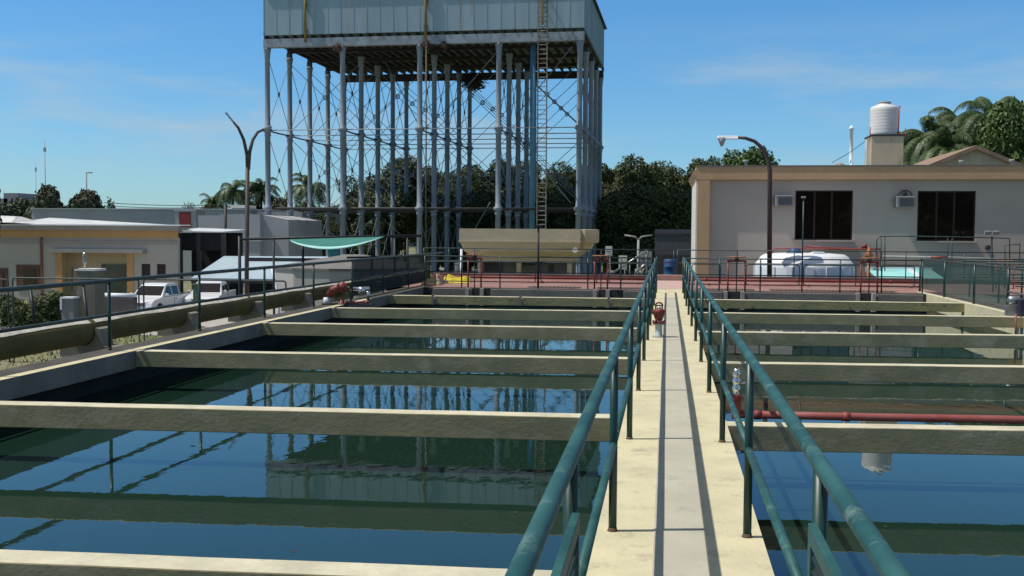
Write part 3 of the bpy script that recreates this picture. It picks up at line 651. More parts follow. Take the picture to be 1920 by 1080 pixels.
for j in range(nv):
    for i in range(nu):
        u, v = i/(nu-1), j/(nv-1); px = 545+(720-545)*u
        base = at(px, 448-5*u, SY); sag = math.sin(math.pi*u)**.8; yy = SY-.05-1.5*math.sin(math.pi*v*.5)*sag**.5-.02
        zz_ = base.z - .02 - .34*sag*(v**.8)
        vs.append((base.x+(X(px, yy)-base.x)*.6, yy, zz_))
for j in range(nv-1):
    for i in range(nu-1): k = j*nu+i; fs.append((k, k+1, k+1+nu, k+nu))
m = MB(); nf_ = (nv-3)*(nu-1); m.add(vs, fs[:nf_], 0, True); m.add(vs, fs[nf_:], 1, True); o = m.build('shade_cloth', [tealcloth, mat('sunlit teal edge', (.34, .66, .60), (.42, .72, .66), 3, .8)], loc=(sx(632), SY-.5, 1.3), fixn=False)  # lower rows pale: sunlight painted on the bottom edge of the cloth
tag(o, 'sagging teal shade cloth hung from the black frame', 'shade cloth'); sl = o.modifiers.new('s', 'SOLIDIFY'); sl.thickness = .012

# ------------------------------------------------------------------ lamp posts
def lamp_head(m, c, d, L=.55):
    c = Vector(c); d = Vector(d).normalized(); s = d.cross(Vector((0, 0, 1))).normalized()*.13; u = Vector((0, 0, .06))
    m.hexa([c-s-u, c+s-u, c+d*L+s*.8-u, c+d*L-s*.8-u, c-s*.5+u, c+s*.5+u, c+d*L*.9+s*.5+u*.8, c+d*L*.9-s*.5+u*.8])
LY = 43.0
lp = thing('street_lamp', 'tall brown double armed street lamp by the white roofed shed', 'street lamp', (X(463, LY), LY, GZ))
xf = X(465, LY)
m = MB(); m.tube([(X(462, LY), LY, GZ), (X(462, LY), LY, -.2), (xf, LY, Z(465, 314, LY))], .105, 12, r2=.085); m.build('pole', mat('brown lamp pole', (.085, .06, .05), (.06, .045, .04), 3, .6), lp)
pm = MATS['brown lamp pole']
def armp(pts): return [at(a, b_, Y_) for a, b_, Y_ in pts]
m = MB(); P1 = armp([(464.5, 318, LY), (463, 290, LY), (457, 262, LY), (447, 240, LY-.05), (438, 229, LY-.1)]); m.tube(P1, .085, 10, r2=.05); m.build('arm', pm, lp)
m = MB(); lamp_head(m, P1[-1], P1[-1]-P1[-2]); m.build('lamp_head', steel, lp, bevel=.02)
m = MB(); P2 = armp([(465.5, 318, LY), (468, 285, LY), (474, 262, LY+.2), (483, 248, LY+.5), (494, 243, LY+.9)]); m.tube(P2, .085, 10, r2=.05); m.build('arm', pm, lp)
m = MB(); lamp_head(m, P2[-1], P2[-1]-P2[-2]); m.build('lamp_head', steel, lp, bevel=.02)
RY = 37.7
lp = thing('street_lamp', 'tall curved street lamp with a white head in front of the peach trimmed building', 'street lamp', (X(1443, RY), RY, 0))
m = MB(); pts = armp([(1443, 520, RY), (1443.5, 320, RY), (1440, 300, RY), (1430, 278, RY), (1415, 265, RY), (1398, 259, RY), (1384, 258, RY)])
pts[0].z = -.1; m.tube(pts, .085, 12, r2=.05); m.build('pole', pm, lp)
m = MB(); c = pts[-1]; d = Vector((-1, 0, .03)); lamp_head(m, c, d, .75); m.build('lamp_head', whiteplas, lp, bevel=.02)
q = at(1352, 262, RY); q2 = at(1360, 277, RY); m = MB(); m.tube([(c.x-.55, RY, c.z-.3), (c.x-.55, RY, c.z)], .04, 6, r2=.16); m.build('lamp_glass', headl, lp)

# ------------------------------------------------------------------ right building
BY = 41.6; bxp = lambda p: X(p, BY); bz = lambda p, q: Z(p, q, BY)
rb_ = thing('treatment_building', 'long grey rendered building with a peach fascia and two dark windows', 'building', (bxp(1600), BY, GZ))
xl0 = bxp(1304); xr0 = bxp(1304)+21; zt = bz(1500, 313); zf = bz(1500, 337)
m = MB(); m.box(xl0+.50, xr0, BY, BY+7, GZ, zf-.003)
# openings are left for the windows: wall front built as strips
m = MB()
W1 = (bxp(1490), bxp(1598), bz(1545, 450), bz(1545, 357)); W2 = (bxp(1719), bxp(1828), bz(1770, 452), bz(1770, 358))
T = .25
def wallseg(a, c, z0, z1): m.box(a, c, BY, BY+T, z0, z1)
xs = [xl0+.515, W1[0], W1[1], W2[0], W2[1], xr0]
wallseg(xs[0], xs[1], GZ, zf-.003); wallseg(xs[2], xs[3], GZ, zf-.003); wallseg(xs[4], xs[5], GZ, zf-.003)
for ww in (W1, W2): wallseg(ww[0], ww[1], GZ, ww[2]); wallseg(ww[0], ww[1], ww[3], zf-.003)
m.box(xl0+.3, xr0, BY+6.75, BY+7, GZ, zf); m.box(xr0-.25, xr0, BY+T+.003, BY+6.747, GZ, zf)
m.build('wall', wallgrey, rb_)
m = MB(); m.box(xl0, xl0+.25, BY+.003, BY+7, GZ, zf); m.build('side_wall', whitewall, rb_)
m = MB(); m.box(xl0-.002+.05, xl0+.512, BY-.21, BY+.002, GZ, zf); m.build('corner_pilaster', peach, rb_)
m = MB(); m.box(xl0-.02, xr0+.2, BY-.215, BY+7.3, zf, zt, 0); m.hexa([(xl0-.02, BY-.21, zf+.04), (xl0-.023, BY-.21, zf+.03), (xl0-.023, BY+7.2, zf+.03), (xl0-.02, BY+7.2, zf+.04), (xl0-.16, BY-.21, zt-.2), (xl0-.02, BY-.21, zt-.1), (xl0-.02, BY+7.2, zt-.1), (xl0-.16, BY+7.2, zt-.2)]); m.build('fascia', peach, rb_)
m = MB(); m.box(xl0, xr0, BY-.24, BY+7.3, zt+.002, zt+.05); m.build('roof', rooftop, rb_)
for ww, lab in ((W1, 0), (W2, 1)):
    m = MB(); d = .05
    for a, c, z0, z1 in ((ww[0], ww[1], ww[2], ww[2]+d), (ww[0], ww[1], ww[3]-d, ww[3]), (ww[0], ww[0]+d, ww[2]+d, ww[3]-d), (ww[1]-d, ww[1], ww[2]+d, ww[3]-d)): m.box(a, c, BY+.06, BY+.14, z0, z1)
    for f in (.34, .64): xx_ = ww[0]+(ww[1]-ww[0])*f; m.box(xx_-.035, xx_+.035, BY+.07, BY+.13, ww[2]+d, ww[3]-d)
    wn = m.build('window', framebr, rb_)
    m = MB(); m.box(ww[0]+d, ww[1]-d, BY+.095, BY+.105, ww[2]+d, ww[3]-d); m.build('pane', glassdk, wn)
    m = MB(); m.box(ww[0]-.05, ww[1]+.05, BY-.10, BY+.05, ww[2]-.06, ww[2]-.002); m.build('sill', wallgrey, wn)
def ac(px, py, lab, horn=False):
    Yq = BY; c = at(px, py, Yq); t = thing('air_conditioner', lab, 'air conditioner', (c.x, Yq, c.z), 'window air conditioners on the building wall')
    w_, h_ = .33, .21
    m = MB(); m.box(c.x-w_, c.x+w_, Yq-.28, Yq-.003, c.z-h_, c.z+h_); m.build('casing', acwhite, t, bevel=.02)
    m = MB()
    for k in range(11): m.box(c.x-w_+.10, c.x+w_-.05, Yq-.30, Yq-.283, c.z-h_+.05+k*.03, c.z-h_+.066+k*.03)
    m.box(c.x-w_-.05, c.x-w_-.002, Yq-.24, Yq-.02, c.z-h_+.02, c.z+h_-.02); m.build('grille', acgrille, t)
    if horn:
        m = MB(); m.tube([(c.x+.24*math.cos(a), Yq-.15, c.z+h_+.02+.2*math.sin(a)) for a in [k*math.pi/10 for k in range(11)]], .022, 6); m.lathe((c.x, Yq-.15, c.z+h_+.10), [(.05, -.05), (.09, .02)], 10, axis='y'); m.build('cable_loop', darkiron, t)
ac(1469, 377, 'grey box air conditioner on the wall left of the first dark window')
ac(1695, 379, 'air conditioner with a looped cable on top, left of the second dark window', True)
# things on roof
PYt = 43.6; q = at(1625, 313, PYt)
t = thing('tank_plinth', 'water stained cream plinth under the roof water tank', 'plinth', (X(1658, PYt), PYt, zt))
m = MB(); xa, xb = X(1630, PYt), X(1690, PYt); zpt = Z(1658, 255, PYt)
m.box(xa, xb, PYt, PYt+1.4, zt+.05, zpt); m.build('block', stainwall, t)
m = MB(); m.box(xa-.14, xa-.003, PYt+.2, PYt+.5, zt+.05, zpt-.1); m.build('pipe_duct', whitewall, t)
m = MB(); m.box(xa-.02, xb+.03, PYt-.03, PYt+1.43, zpt+.002, zpt+.06); m.build('slab', darkconc, t)
rt_ = thing('roof_water_tank', 'off white cylindrical water tank on the stained plinth above the roof', 'water tank', (X(1659, PYt), PYt+.65, zpt+.06))
xc = (X(1632, PYt)+X(1686, PYt))/2; r_ = (X(1686, PYt)-X(1632, PYt))/2; zb_ = zpt+.062; z1 = Z(1658, 200, PYt); z2 = Z(1658, 190, PYt)
pr = [(r_*.97, zb_), (r_, zb_+.08)]
for k in range(1, 8): zk = zb_+.08+(z1-zb_-.1)*k/8; pr += [(r_, zk-.02), (r_*.994, zk), (r_, zk+.02)]
pr += [(r_, z1), (r_*.93, z1+.06), (r_*.45, z2-.05), (r_*.42, z2)]
m = MB(); m.lathe((xc, PYt+.66, 0), pr, 28); m.build('tank_body', creamtank, rt_)
m = MB(); m.lathe((xc, PYt+.66, 0), [(r_*.46, z2), (r_*.46, z2+.05), (r_*.3, z2+.07)], 20); m.build('lid', greywall2, rt_)
m = MB(); m.tube([(xc+r_*.75, PYt+.1, zb_-.1), (xc+r_*.78, PYt+.02, zb_+.3), (xc+r_*.8, PYt+.08, z1-.1), (xc+r_*.95, PYt+.3, z1+.05)], .03, 8); m.tube([(xc+r_*.8, PYt+.02, zb_+.02), (xc+r_*1.25, PYt+.02, zb_+.02), (xc+r_*1.25, PYt+.02, zb_+.25)], .022, 6); m.tube([(xc-r_*1.15, PYt+.1, zb_-.2), (xc-r_*1.15, PYt+.1, zb_+.3)], .02, 6); m.build('inlet_pipe', redpink, rt_)
m = MB(); c = X(1592.5, 44); z0, z1c = zt+.05, Z(1592, 243, 44); m.lathe((c, 44, 0), [(.2, z0), (.18, z0+.12), (.07, z0+.16), (.065, z1c), (.11, z1c+.02), (.11, z1c+.05), (.02, z1c+.17)], 12)
tag(m.build('vent_chimney', whiteplas, loc=(c, 44, z0)), 'slim white vent chimney with a conical cap on the building roof', 'chimney')
m = MB(); c = X(1571, 44.2); m.lathe((c, 44.2, 0), [(.3, zt+.05), (.3, zt+.12), (.24, zt+.24), (.08, zt+.33)], 12); tag(m.build('roof_dome', acwhite, loc=(c, 44.2, zt)), 'small grey domed vent on the roof left of the white chimney', 'roof vent')
m = MB(); m.tube([at(1560, 305, 44), at(1590, 288, 43.9), at(1622, 265, 43.8)], .012, 5); tag(m.build('guy_wire', cable, loc=at(1590, 288, 43.9)), 'thin cable running up to the roof tank plinth', 'cable')
for px, pt, lab in ((1396, 300, 'short grey vent pipe on the roof above the left end'), (1799, 301, 'short vent pipe on the roof below the gable'), (1893, 299, 'T topped vent pipe on the roof by the right edge')):
    m = MB(); c = X(px, 43); z1c = Z(px, pt, 43); m.lathe((c, 43, 0), [(.06, zt+.05), (.06, z1c-.08), (.10, z1c-.07), (.10, z1c)], 10); tag(m.build('vent_pipe', greywall2, loc=(c, 43, zt)), lab, 'vent pipe')
# gabled house
GH = 56.0; m = MB(); a_, b_, c_ = at(1742, 312, GH), at(1828, 275, GH), at(1925, 316, GH)
gh = thing('gabled_house', 'cream gabled house rising behind the long building', 'house', (b_.x, GH, GZ))
m.prism([(a_.x+.2, GZ), (c_.x-.2, GZ), (c_.x-.2, a_.z), (b_.x, b_.z-.15), (a_.x+.2, a_.z)], GH, GH+10); m.build('wall', stainwall, gh)
m = MB()
m.hexa([(a_.x-.2, GH-.3, a_.z-.18), (b_.x, GH-.3, b_.z-.14), (b_.x, GH+10.3, b_.z-.14), (a_.x-.2, GH+10.3, a_.z-.18), (a_.x-.2, GH-.3, a_.z+.02), (b_.x, GH-.3, b_.z+.06), (b_.x, GH+10.3, b_.z+.06), (a_.x-.2, GH+10.3, a_.z+.02)])
m.hexa([(b_.x+.001, GH-.3, b_.z-.14), (c_.x+.2, GH-.3, c_.z-.2), (c_.x+.2, GH+10.3, c_.z-.2), (b_.x+.001, GH+10.3, b_.z-.14), (b_.x+.001, GH-.3, b_.z+.06), (c_.x+.2, GH-.3, c_.z), (c_.x+.2, GH+10.3, c_.z), (b_.x+.001, GH+10.3, b_.z+.06)]); m.build('roof', mat('faded clay roof edge', (.33, .22, .15), (.25, .17, .12), 1.5, .9), gh)
# white cistern
CY = 39.6; cx = (X(1416, CY)+X(1602, CY))/2; cr_ = (X(1602, CY)-X(1416, CY))/2
ct = thing('white_cistern', 'large white plastic cistern with rounded shoulders beside the lamp post', 'cistern', (cx, CY, GZ))
zs = Z(1500, 492, CY); zt2 = Z(1500, 474, CY)
m = MB(); m.lathe((cx, CY, 0), [(cr_*.98, GZ), (cr_, GZ+.2), (cr_, zs-.2), (cr_*.99, zs-.03), (cr_*.95, zs+.03), (cr_*.88, zt2-.13), (cr_*.80, zt2-.05), (cr_*.5, zt2-.01), (cr_*.2, zt2)], 36); m.build('tank_body', whiteplas, ct)
m = MB(); q = at(1490, 472, CY-.3); m.lathe((q.x, CY-.3, 0), [(.3, zt2-.06), (.3, zt2+.02), (.22, zt2+.03), (.2, zt2+.14), (.14, zt2+.17)], 16); m.build('lid', bluecap, ct)
m = MB(); q = at(1531, 476, CY-.4); m.tube([at(1505, 484, CY-.9), at(1525, 474, CY-.8), at(1540, 473, CY-.8), at(1552, 480, CY-.8)], .05, 8); m.lathe((q.x, CY-.4, zt2-.1), [(.26, 0), (.26, .08)], 14); m.build('outlet', whiteplas, ct)
m = MB()
for k in range(16):
    a = 2*math.pi*k/16; d = .07; m.hexa([(cx+math.cos(a+s*d)*cr_*rr0, CY+math.sin(a+s*d)*cr_*rr0, z0) for z0, rr0s in ((GZ, 1), (zs-.12, 1)) for s, rr0 in ((-1, .99), (1, .99), (1, 1.02), (-1, 1.02))])
m.build('rib', whiteplas, ct)
# cyan tray
m = MB(); ty0, ty1 = 38.6, 41.0; xa, xb = X(1652, 38.6), X(1780, 38.6); zc = .13
zq0, zq1 = .03, .33
ca = thing('cyan_cover', 'bright cyan sloping sheet cover with white edges beside the building', 'cover', ((xa+xb)/2, 39.8, GZ))
m.hexa([(xa, ty0, zq0-.05), (xb, ty0, zq0-.05), (xb, ty1, zq1-.05), (xa, ty1, zq1-.05), (xa, ty0, zq0), (xb, ty0, zq0), (xb, ty1, zq1), (xa, ty1, zq1)]); m.build('sheet', cyanp, ca)
m = MB(); m.hexa([(xb-.85, ty0-.02, zq0-.04), (xb-.68, ty0-.02, zq0-.04), (xb-.68, ty1, zq1-.04), (xb-.85, ty1, zq1-.04), (xb-.85, ty0-.02, zq0+.02), (xb-.68, ty0-.02, zq0+.02), (xb-.68, ty1, zq1+.02), (xb-.85, ty1, zq1+.02)])
m.box(xa-.05, xb+.05, ty1+.002, ty1+.06, zq1-.1, zq1+.08); m.build('edge_trim', whiteplas, ca)
m = MB(); m.box(xa+.1, xb-.1, ty0+.1, ty1-.1, GZ, zq0-.06); m.build('base', greyconc, ca)
# pipes and rails against the building
def polyobj(name, lab, cat, pxs, r, mt, Yd=None, parent=None):
    pts = [at(a, b2, (Yd if Yd else 41)) for a, b2 in pxs]; m = MB(); m.tube(pts, r, 8)
    if parent: return m.build(name, mt, parent)
    return tag(m.build(name, mt, loc=pts[0]), lab, cat)
wp = thing('wall_pipework', 'red pipework along the building wall above the white cistern', 'pipework', at(1540, 466, 41.1))
polyobj('pipe', '', '', [(1448, 500), (1448, 470), (1452, 466), (1500, 466), (1640, 468), (1644, 474), (1644, 512)], .035, redpink, 41.2, wp)
polyobj('pipe', '', '', [(1508, 462), (1560, 465), (1650, 467), (1652, 474), (1652, 512)], .035, redpaint, 41.35, wp)
m = MB(); q = at(1629, 478, 40.8); m.lathe((q.x, q.y, q.z), [(.12, -.12), (.16, 0), (.08, .1), (.03, .3)], 12); m.tube([(q.x, q.y, q.z), (q.x, q.y, GZ)], .06, 8); m.build('valve', orange, wp)
m = MB(); q = at(1621, 461, 41.35); m.lathe((q.x, q.y, q.z), [(.09, -.08), (.11, 0), (.05, .06)], 10); m.build('gauge', redpaint, wp)
m = MB(); q = at(1852, 464, BY-.03); m.lathe((q.x, q.y, q.z), [(.09, -.1), (.09, .03)], 12, axis='y'); tag(m.build('wall_vent', darkiron, loc=q), 'small round dark wall vent under the second window', 'wall vent')
sr = thing('stair_rail', 'thin grey double looped handrail standing before the second window', 'handrail', at(1700, 450, 40.6))
polyobj('rail', '', '', [(1644, 470), (1644, 450), (1650, 443), (1716, 443), (1830, 445), (1893, 447), (1893, 500)], .022, railgrey, 40.6, sr)
polyobj('rail', '', '', [(1652, 510), (1652, 444)], .022, railgrey, 40.6, sr); polyobj('rail', '', '', [(1659, 510), (1659, 444)], .022, railgrey, 40.6, sr)
polyobj('rail', '', '', [(1777, 500), (1777, 445)], .018, railgrey, 40.6, sr); polyobj('rail', '', '', [(1785, 500), (1785, 445)], .018, railgrey, 40.6, sr); polyobj('rail', '', '', [(1912, 447), (1912, 500)], .018, railgrey, 40.6, sr)
polyobj('rail', '', '', [(1884, 500), (1884, 460), (1912, 458)], .018, railgrey, 40.6, sr)
hc = thing('white_pipe', 'long white pipe with pink band lying behind the far railing at right', 'pipe', at(1780, 482, 39.9))
polyobj('tube', '', '', [(1655, 481), (1780, 483), (1935, 488)], .045, acwhite, 41.1, hc); m = MB(); m.tube([at(1745, 482.6, 41.1), at(1775, 483, 41.1)], .05, 8); m.build('band', redpink, hc)
fl = thing('floodlight', 'twin floodlight on a thin grey pole by the second window', 'floodlight', at(1860, 510, 39.8))
polyobj('pole', '', '', [(1860, 520), (1860, 443)], .028, railgrey, 39.8, fl)
for s in (-8, 7):
    q = at(1860+s, 437, 39.8); m = MB(); m.hexa([(q.x-.10, q.y-.05, q.z-.07), (q.x+.10, q.y-.05, q.z-.07), (q.x+.10, q.y+.08, q.z-.05), (q.x-.10, q.y+.08, q.z-.05), (q.x-.12, q.y-.1, q.z+.06), (q.x+.12, q.y-.1, q.z+.06), (q.x+.09, q.y+.08, q.z+.08), (q.x-.09, q.y+.08, q.z+.08)]); m.build('lamp_head', acwhite, fl, bevel=.01)
# right side machinery behind mesh fence
def rmach(px, py, Y, lab):
    q = at(px, py, Y); t = thing('screw_valve', lab, 'valve', (q.x, q.y, 0)); m = MB()
    m.tube([(q.x, q.y, -.3), (q.x, q.y, q.z+.22)], .02, 6); m.build('stem', darkiron, t)
    m = MB(); m.tube([(q.x+.26*math.cos(a*math.pi/8), q.y+.26*math.sin(a*math.pi/8), q.z) for a in range(17)], .02, 6, cap=False); m.tube([(q.x-.26, q.y, q.z), (q.x+.26, q.y, q.z)], .015, 5); m.tube([(q.x, q.y-.26, q.z), (q.x, q.y+.26, q.z)], .015, 5); m.build('handwheel', orange, t)
    m = MB(); m.tube([(q.x-.25, q.y, -.3), (q.x-.25, q.y, q.z-.08)], .02, 6); m.tube([(q.x+.25, q.y, -.3), (q.x+.25, q.y, q.z-.08)], .02, 6); m.tube([(q.x-.25, q.y, q.z-.08), (q.x+.25, q.y, q.z-.08)], .02, 6); m.build('frame', redpaint, t)
rmach(1885, 489, 34, 'orange handwheel valve behind the mesh fence at the right edge')
t = thing('side_railing', 'grey pipe railing running across behind the green mesh fence at right', 'railing', (8.5, 29, 0))
for k, yv in enumerate((24.5, 27, 29.5, 32)):
    for zz_ in ((.93,), ):
        m = MB(); m.tube([(7.5+k*.1, yv, .93), (11.5, yv, .93)], .022, 8); m.build('rail', railgrey, t)
    m = MB(); m.tube([(7.5+k*.1, yv, .5), (11.5, yv, .5)], .018, 8); m.build('rail', railgrey, t)
    for x_ in (7.9, 9.2, 10.5): m = MB(); m.tube([(x_, yv, -.1), (x_, yv, .93)], .022, 6); m.build('post', postgreen, t)
m = MB(); m.box(8.6, 14, -4, YB+.5, -3, -.03); tag(m.build('concrete_deck', darkconc, loc=(11, 15, -3)), 'dark concrete deck behind the green mesh fence at the right', 'deck')
q = atz(1905, 570, .0); m = MB()
pv = thing('pump_motor', 'small grey pump with a violet housing on the right basin wall', 'pump', (q.x, q.y, 0))
m = MB(); q = at(1902, 563, 22.6); m.lathe((q.x, q.y, q.z), [(.05, -.13), (.09, -.1), (.09, .08), (.05, .12)], 14, axis='x'); m.box(q.x-.15, q.x+.15, q.y-.1, q.y+.1, 0, q.z-.1); m.build('motor', steel, pv)
m = MB(); q = at(1915, 574, 22.4); m.box(q.x-.05, q.x+.1, q.y-.08, q.y+.08, 0, q.z+.14); m.build('housing', mat('violet paint', (.03, .025, .05), rough=.5), pv, bevel=.02)
m = MB(); q = at(1905, 595, 21.9); m.tube([(q.x, q.y, .08), (q.x, q.y, -.45)], .018, 8); m.build('suction_pipe', redpink, pv)
ob = MB(); q = at(1912, 640, 17.6); ob.tube([(6.98, 17.6, -.1), (6.7, 17.6, -.08), (6.66, 17.6, -.16), (6.66, 17.6, -.5)], .015, 8); tag(ob.build('sample_pipe', steel, loc=(6.9, 17.6, -.1)), 'thin bent grey pipe dropping into the water at the right wall', 'pipe')

# ------------------------------------------------------------------ centre right background
t = thing('grey_block_building', 'plain dark grey block building behind the railing gap', 'building', (X(1262, 62), 62, GZ))
m = MB(); a, c = X(1228, 62), X(1300, 62); m.box(a, c+1, 62, 70, GZ, Z(1262, 430, 62)); m.build('wall', mat('dark grey render', (.105, .105, .115), (.085, .085, .095), .5, .9), t)  # plain dark grey wall colour
m = MB(); m.box(a-.02, c+1, 61.96, 61.997, Z(1262, 442, 62), Z(1262, 438, 62)); m.box(a, c+1, 61.9, 61.998, GZ, Z(1262, 478, 62)); m.build('recess_band', darkiron, t)
t = thing('blue_drum', 'blue plastic drum standing by the walkway gate gap', 'drum', (X(1257, 40), 40, GZ))
q0 = Z(1257, 486, 40); cxd = X(1257, 40); m = MB(); m.lathe((cxd, 40, 0), [(.2, q0-.95), (.23, q0-.9), (.23, q0-.62), (.245, q0-.6), (.23, q0-.58), (.23, q0-.3), (.245, q0-.28), (.23, q0-.26), (.23, q0-.04), (.2, q0)], 16); m.build('barrel', bluedrum, t)
m = MB(); m.box(cxd-.5, cxd+.5, 39.6, 40.4, GZ, q0-.953); m.build('stand', darkconc, t)
def handrail(pts, Y, lab):
    m = MB(); m.tube([at(a, b2, Y) for a, b2 in pts], .035, 8); e = at(*pts[0], Y); 
    t = thing('stair_handrail', lab, 'handrail', e); m.build('rail', steel, t)
    for f in (.05, .5, .95):
        a = at(*pts[0], Y).lerp(at(*pts[1], Y), f); m = MB(); m.tube([a, (a.x, a.y, a.z-1.0)], .022, 6); m.build('post', steel, t)
handrail([(1147, 513), (1215, 448+20)], 39, 'silver sloping stair handrail left of the walkway end'); handrail([(1190, 513), (1215, 490)], 39.6, 'short silver sloping handrail beside the walkway end')
dl = thing('street_lamp', 'small distant white double armed street lamp against the dark trees', 'street lamp', (X(1197, 80), 80, GZ))
m = MB(); q = at(1197, 450, 80); m.tube([(q.x, 80, GZ), q], .09, 8); m.build('pole', greywall2, dl)
for s in (-1, 1):
    m = MB(); m.tube([q, at(1197+s*6, 444, 80), at(1197+s*26, 441, 80)], .07, 6); m.build('arm', acwhite, dl)
for k, (a, b2, c, e, mt, lab) in enumerate(((1135, 462, 1147, 480, whitewall, 'small white panel seen under the dark trees, nearer the tower'), (1160, 480, 1175, 505, whitewall, 'pale sheet leaning under the dark trees'), (1200, 472, 1222, 498, acwhite, 'pale shed front under the dark trees by the grey block'))):
    p_, q_ = at(a, b2, 76+k), at(c, e, 76+k); m = MB(); m.box(p_.x, q_.x, 76+k, 76.8+k, q_.z, p_.z); m.box(p_.x+.1, p_.x+.2, 76.2+k, 76.3+k, GZ, q_.z); m.box(q_.x-.2, q_.x-.1, 76.2+k, 76.3+k, GZ, q_.z); m.box(p_.x+.08, q_.x-.08, 75.96+k, 76+k, q_.z+(p_.z-q_.z)*.45, q_.z+(p_.z-q_.z)*.52, 1)
    tag(m.build('yard_hut', [mt, darkiron], loc=(p_.x, 76+k, GZ)), lab, 'hut')

# ------------------------------------------------------------------ left buildings
VY = 64.0; vx_ = lambda p: X(p, VY); vz = lambda q: Z(200, q, VY)
yb = thing('yellow_trim_house', 'single storey pale house with ochre cornice and a recessed yellow porch', 'house', (vx_(200), VY, GZ))
xL, xR = vx_(-60), vx_(333)
m = MB(); dA, dB = vx_(104), vx_(250); dz = vz(474)
m.box(xL, dA, VY, VY+.3, GZ, vz(445)); m.box(dB, vx_(264), VY, VY+.3, GZ, vz(445)); m.box(vx_(281), vx_(293), VY, VY+.3, GZ, vz(445)); m.box(vx_(310), xR, VY, VY+.3, GZ, vz(445))
for a, c in ((264, 281), (293, 310)): m.box(vx_(a), vx_(c), VY, VY+.3, GZ, vz(521)); m.box(vx_(a), vx_(c), VY, VY+.3, vz(494), vz(445))
m.box(dA, dB, VY, VY+.3, dz, vz(445)); xRb = X(333, VY+9.3)
def sk(m, xa_, xb0, xb1, ya_, yb_, za_, zb_, zc_=None):
    zc_ = zb_ if zc_ is None else zc_
    m.hexa([(xa_, ya_, za_), (xb0, ya_, za_), (xb1, yb_, za_), (xa_, yb_, za_), (xa_, ya_, zb_), (xb0, ya_, zb_), (xb1, yb_, zb_), (xa_, yb_, zc_)])
m.hexa([(xR-.3, VY+.303, GZ), (xR, VY+.303, GZ), (xRb, VY+9, GZ), (xRb-.3, VY+9, GZ), (xR-.3, VY+.303, vz(445)), (xR, VY+.303, vz(445)), (xRb, VY+9, vz(445)), (xRb-.3, VY+9, vz(445))]); m.box(xL, xL+.3, VY+.303, VY+9, GZ, vz(445)); m.box(xL, xRb, VY+9.003, VY+9.3, GZ, vz(445)); m.build('wall', mauve, yb)
m = MB(); sk(m, xL-.1, xR+.1, xRb+.1, VY-.18, VY+9.4, vz(445)+.002, vz(432)); m.build('cornice', ochre, yb)
m = MB(); sk(m, xL-.1, xR+.22, xRb+.2, VY-.35, VY+9.4, vz(432)+.002, vz(423.5)); m.box(xL, xR, VY-.06, VY-.002, vz(457), vz(451)); m.build('moulding', mat('grey moulding', (.40, .35, .28), (.33, .29, .24), .8, .9), yb)
m = MB(); rz = vz(423.5)+.003; sk(m, xL, xR+.25, xRb+.2, VY-.4, VY+9.4, rz, rz+.05); sk(m, xL, xR-1, xRb-.2, VY+4, VY+9.4, rz+.051, rz+.12, rz+.62); m.build('roof', roofwhite, yb)
for u_ in (dA, dB-.45): m = MB(); m.box(u_, u_+.45, VY-.06, VY-.002, GZ, dz); m.build('porch_jamb', ochre, yb)
m = MB(); m.box(dA-.2, dB+.9, VY-.55, VY-.003, dz, dz+.22); m.build('canopy', mat('pale canopy', (.34, .32, .28), (.3, .28, .25), 1, .9), yb)
m = MB(); m.box(dA+.05, dB-.05, VY+1.2, VY+1.35, GZ, dz-.003); m.box(dA, dA+.05, VY+.303, VY+1.2, GZ, dz-.003); m.box(dB-.05, dB, VY+.303, VY+1.2, GZ, dz-.003); m.build('porch_wall', yellwall, yb)
m = MB(); m.box(vx_(172), vx_(236), VY+1.1, VY+1.197, GZ, vz(497)); m.build('door', mat('drab green door', (.15, .145, .09), (.12, .12, .08), 2, .7), yb)
m = MB(); m.box(vx_(76), vx_(80), VY-.1, VY-.003, GZ, vz(445)); m.build('downpipe', mat('rust brown pipe', (.22, .10, .06), rough=.7), yb)
for a, c in ((264, 281), (293, 310)):
    m = MB(); m.box(vx_(a), vx_(c), VY+.12, VY+.18, vz(521), vz(494)); wn = m.build('window', framebr, yb); m = MB(); m.box(vx_(a)-.03, vx_(c)+.03, VY-.05, VY+.1, vz(521)-.06, vz(521)-.002); m.build('sill', brownred, wn)
for a, c, y0_, y1_ in ((30, 74, 498, 545), (-10, 14, 505, 545)):
    m = MB(); m.box(vx_(a), vx_(c), VY-.05, VY-.003, vz(y1_), vz(y0_)); wn = m.build('window', brownred, yb); m = MB(); m.box(vx_(a+14), vx_(c-8), VY-.09, VY-.052, vz(y1_-3), vz(y0_+8)); m.build('pane', glassdk, wn)
# attic blob on roof left
m = MB(); q = at(15, 408, VY+4); m.hexa([(q.x-2.5, VY+2, rz+.2), (q.x+1.6, VY+2, rz+.2), (q.x+1.6, VY+5, rz+.3), (q.x-2.5, VY+5, rz+.3), (q.x-2.2, VY+3.2, rz+.75), (q.x+1.0, VY+3.4, rz+.62), (q.x+1.0, VY+4, rz+.62), (q.x-2.2, VY+4, rz+.75)]); tag(m.build('roof_sheeting', roofwhite, loc=q), 'crumpled pale sheet metal heaped on the roof of the yellow trimmed house', 'sheeting')
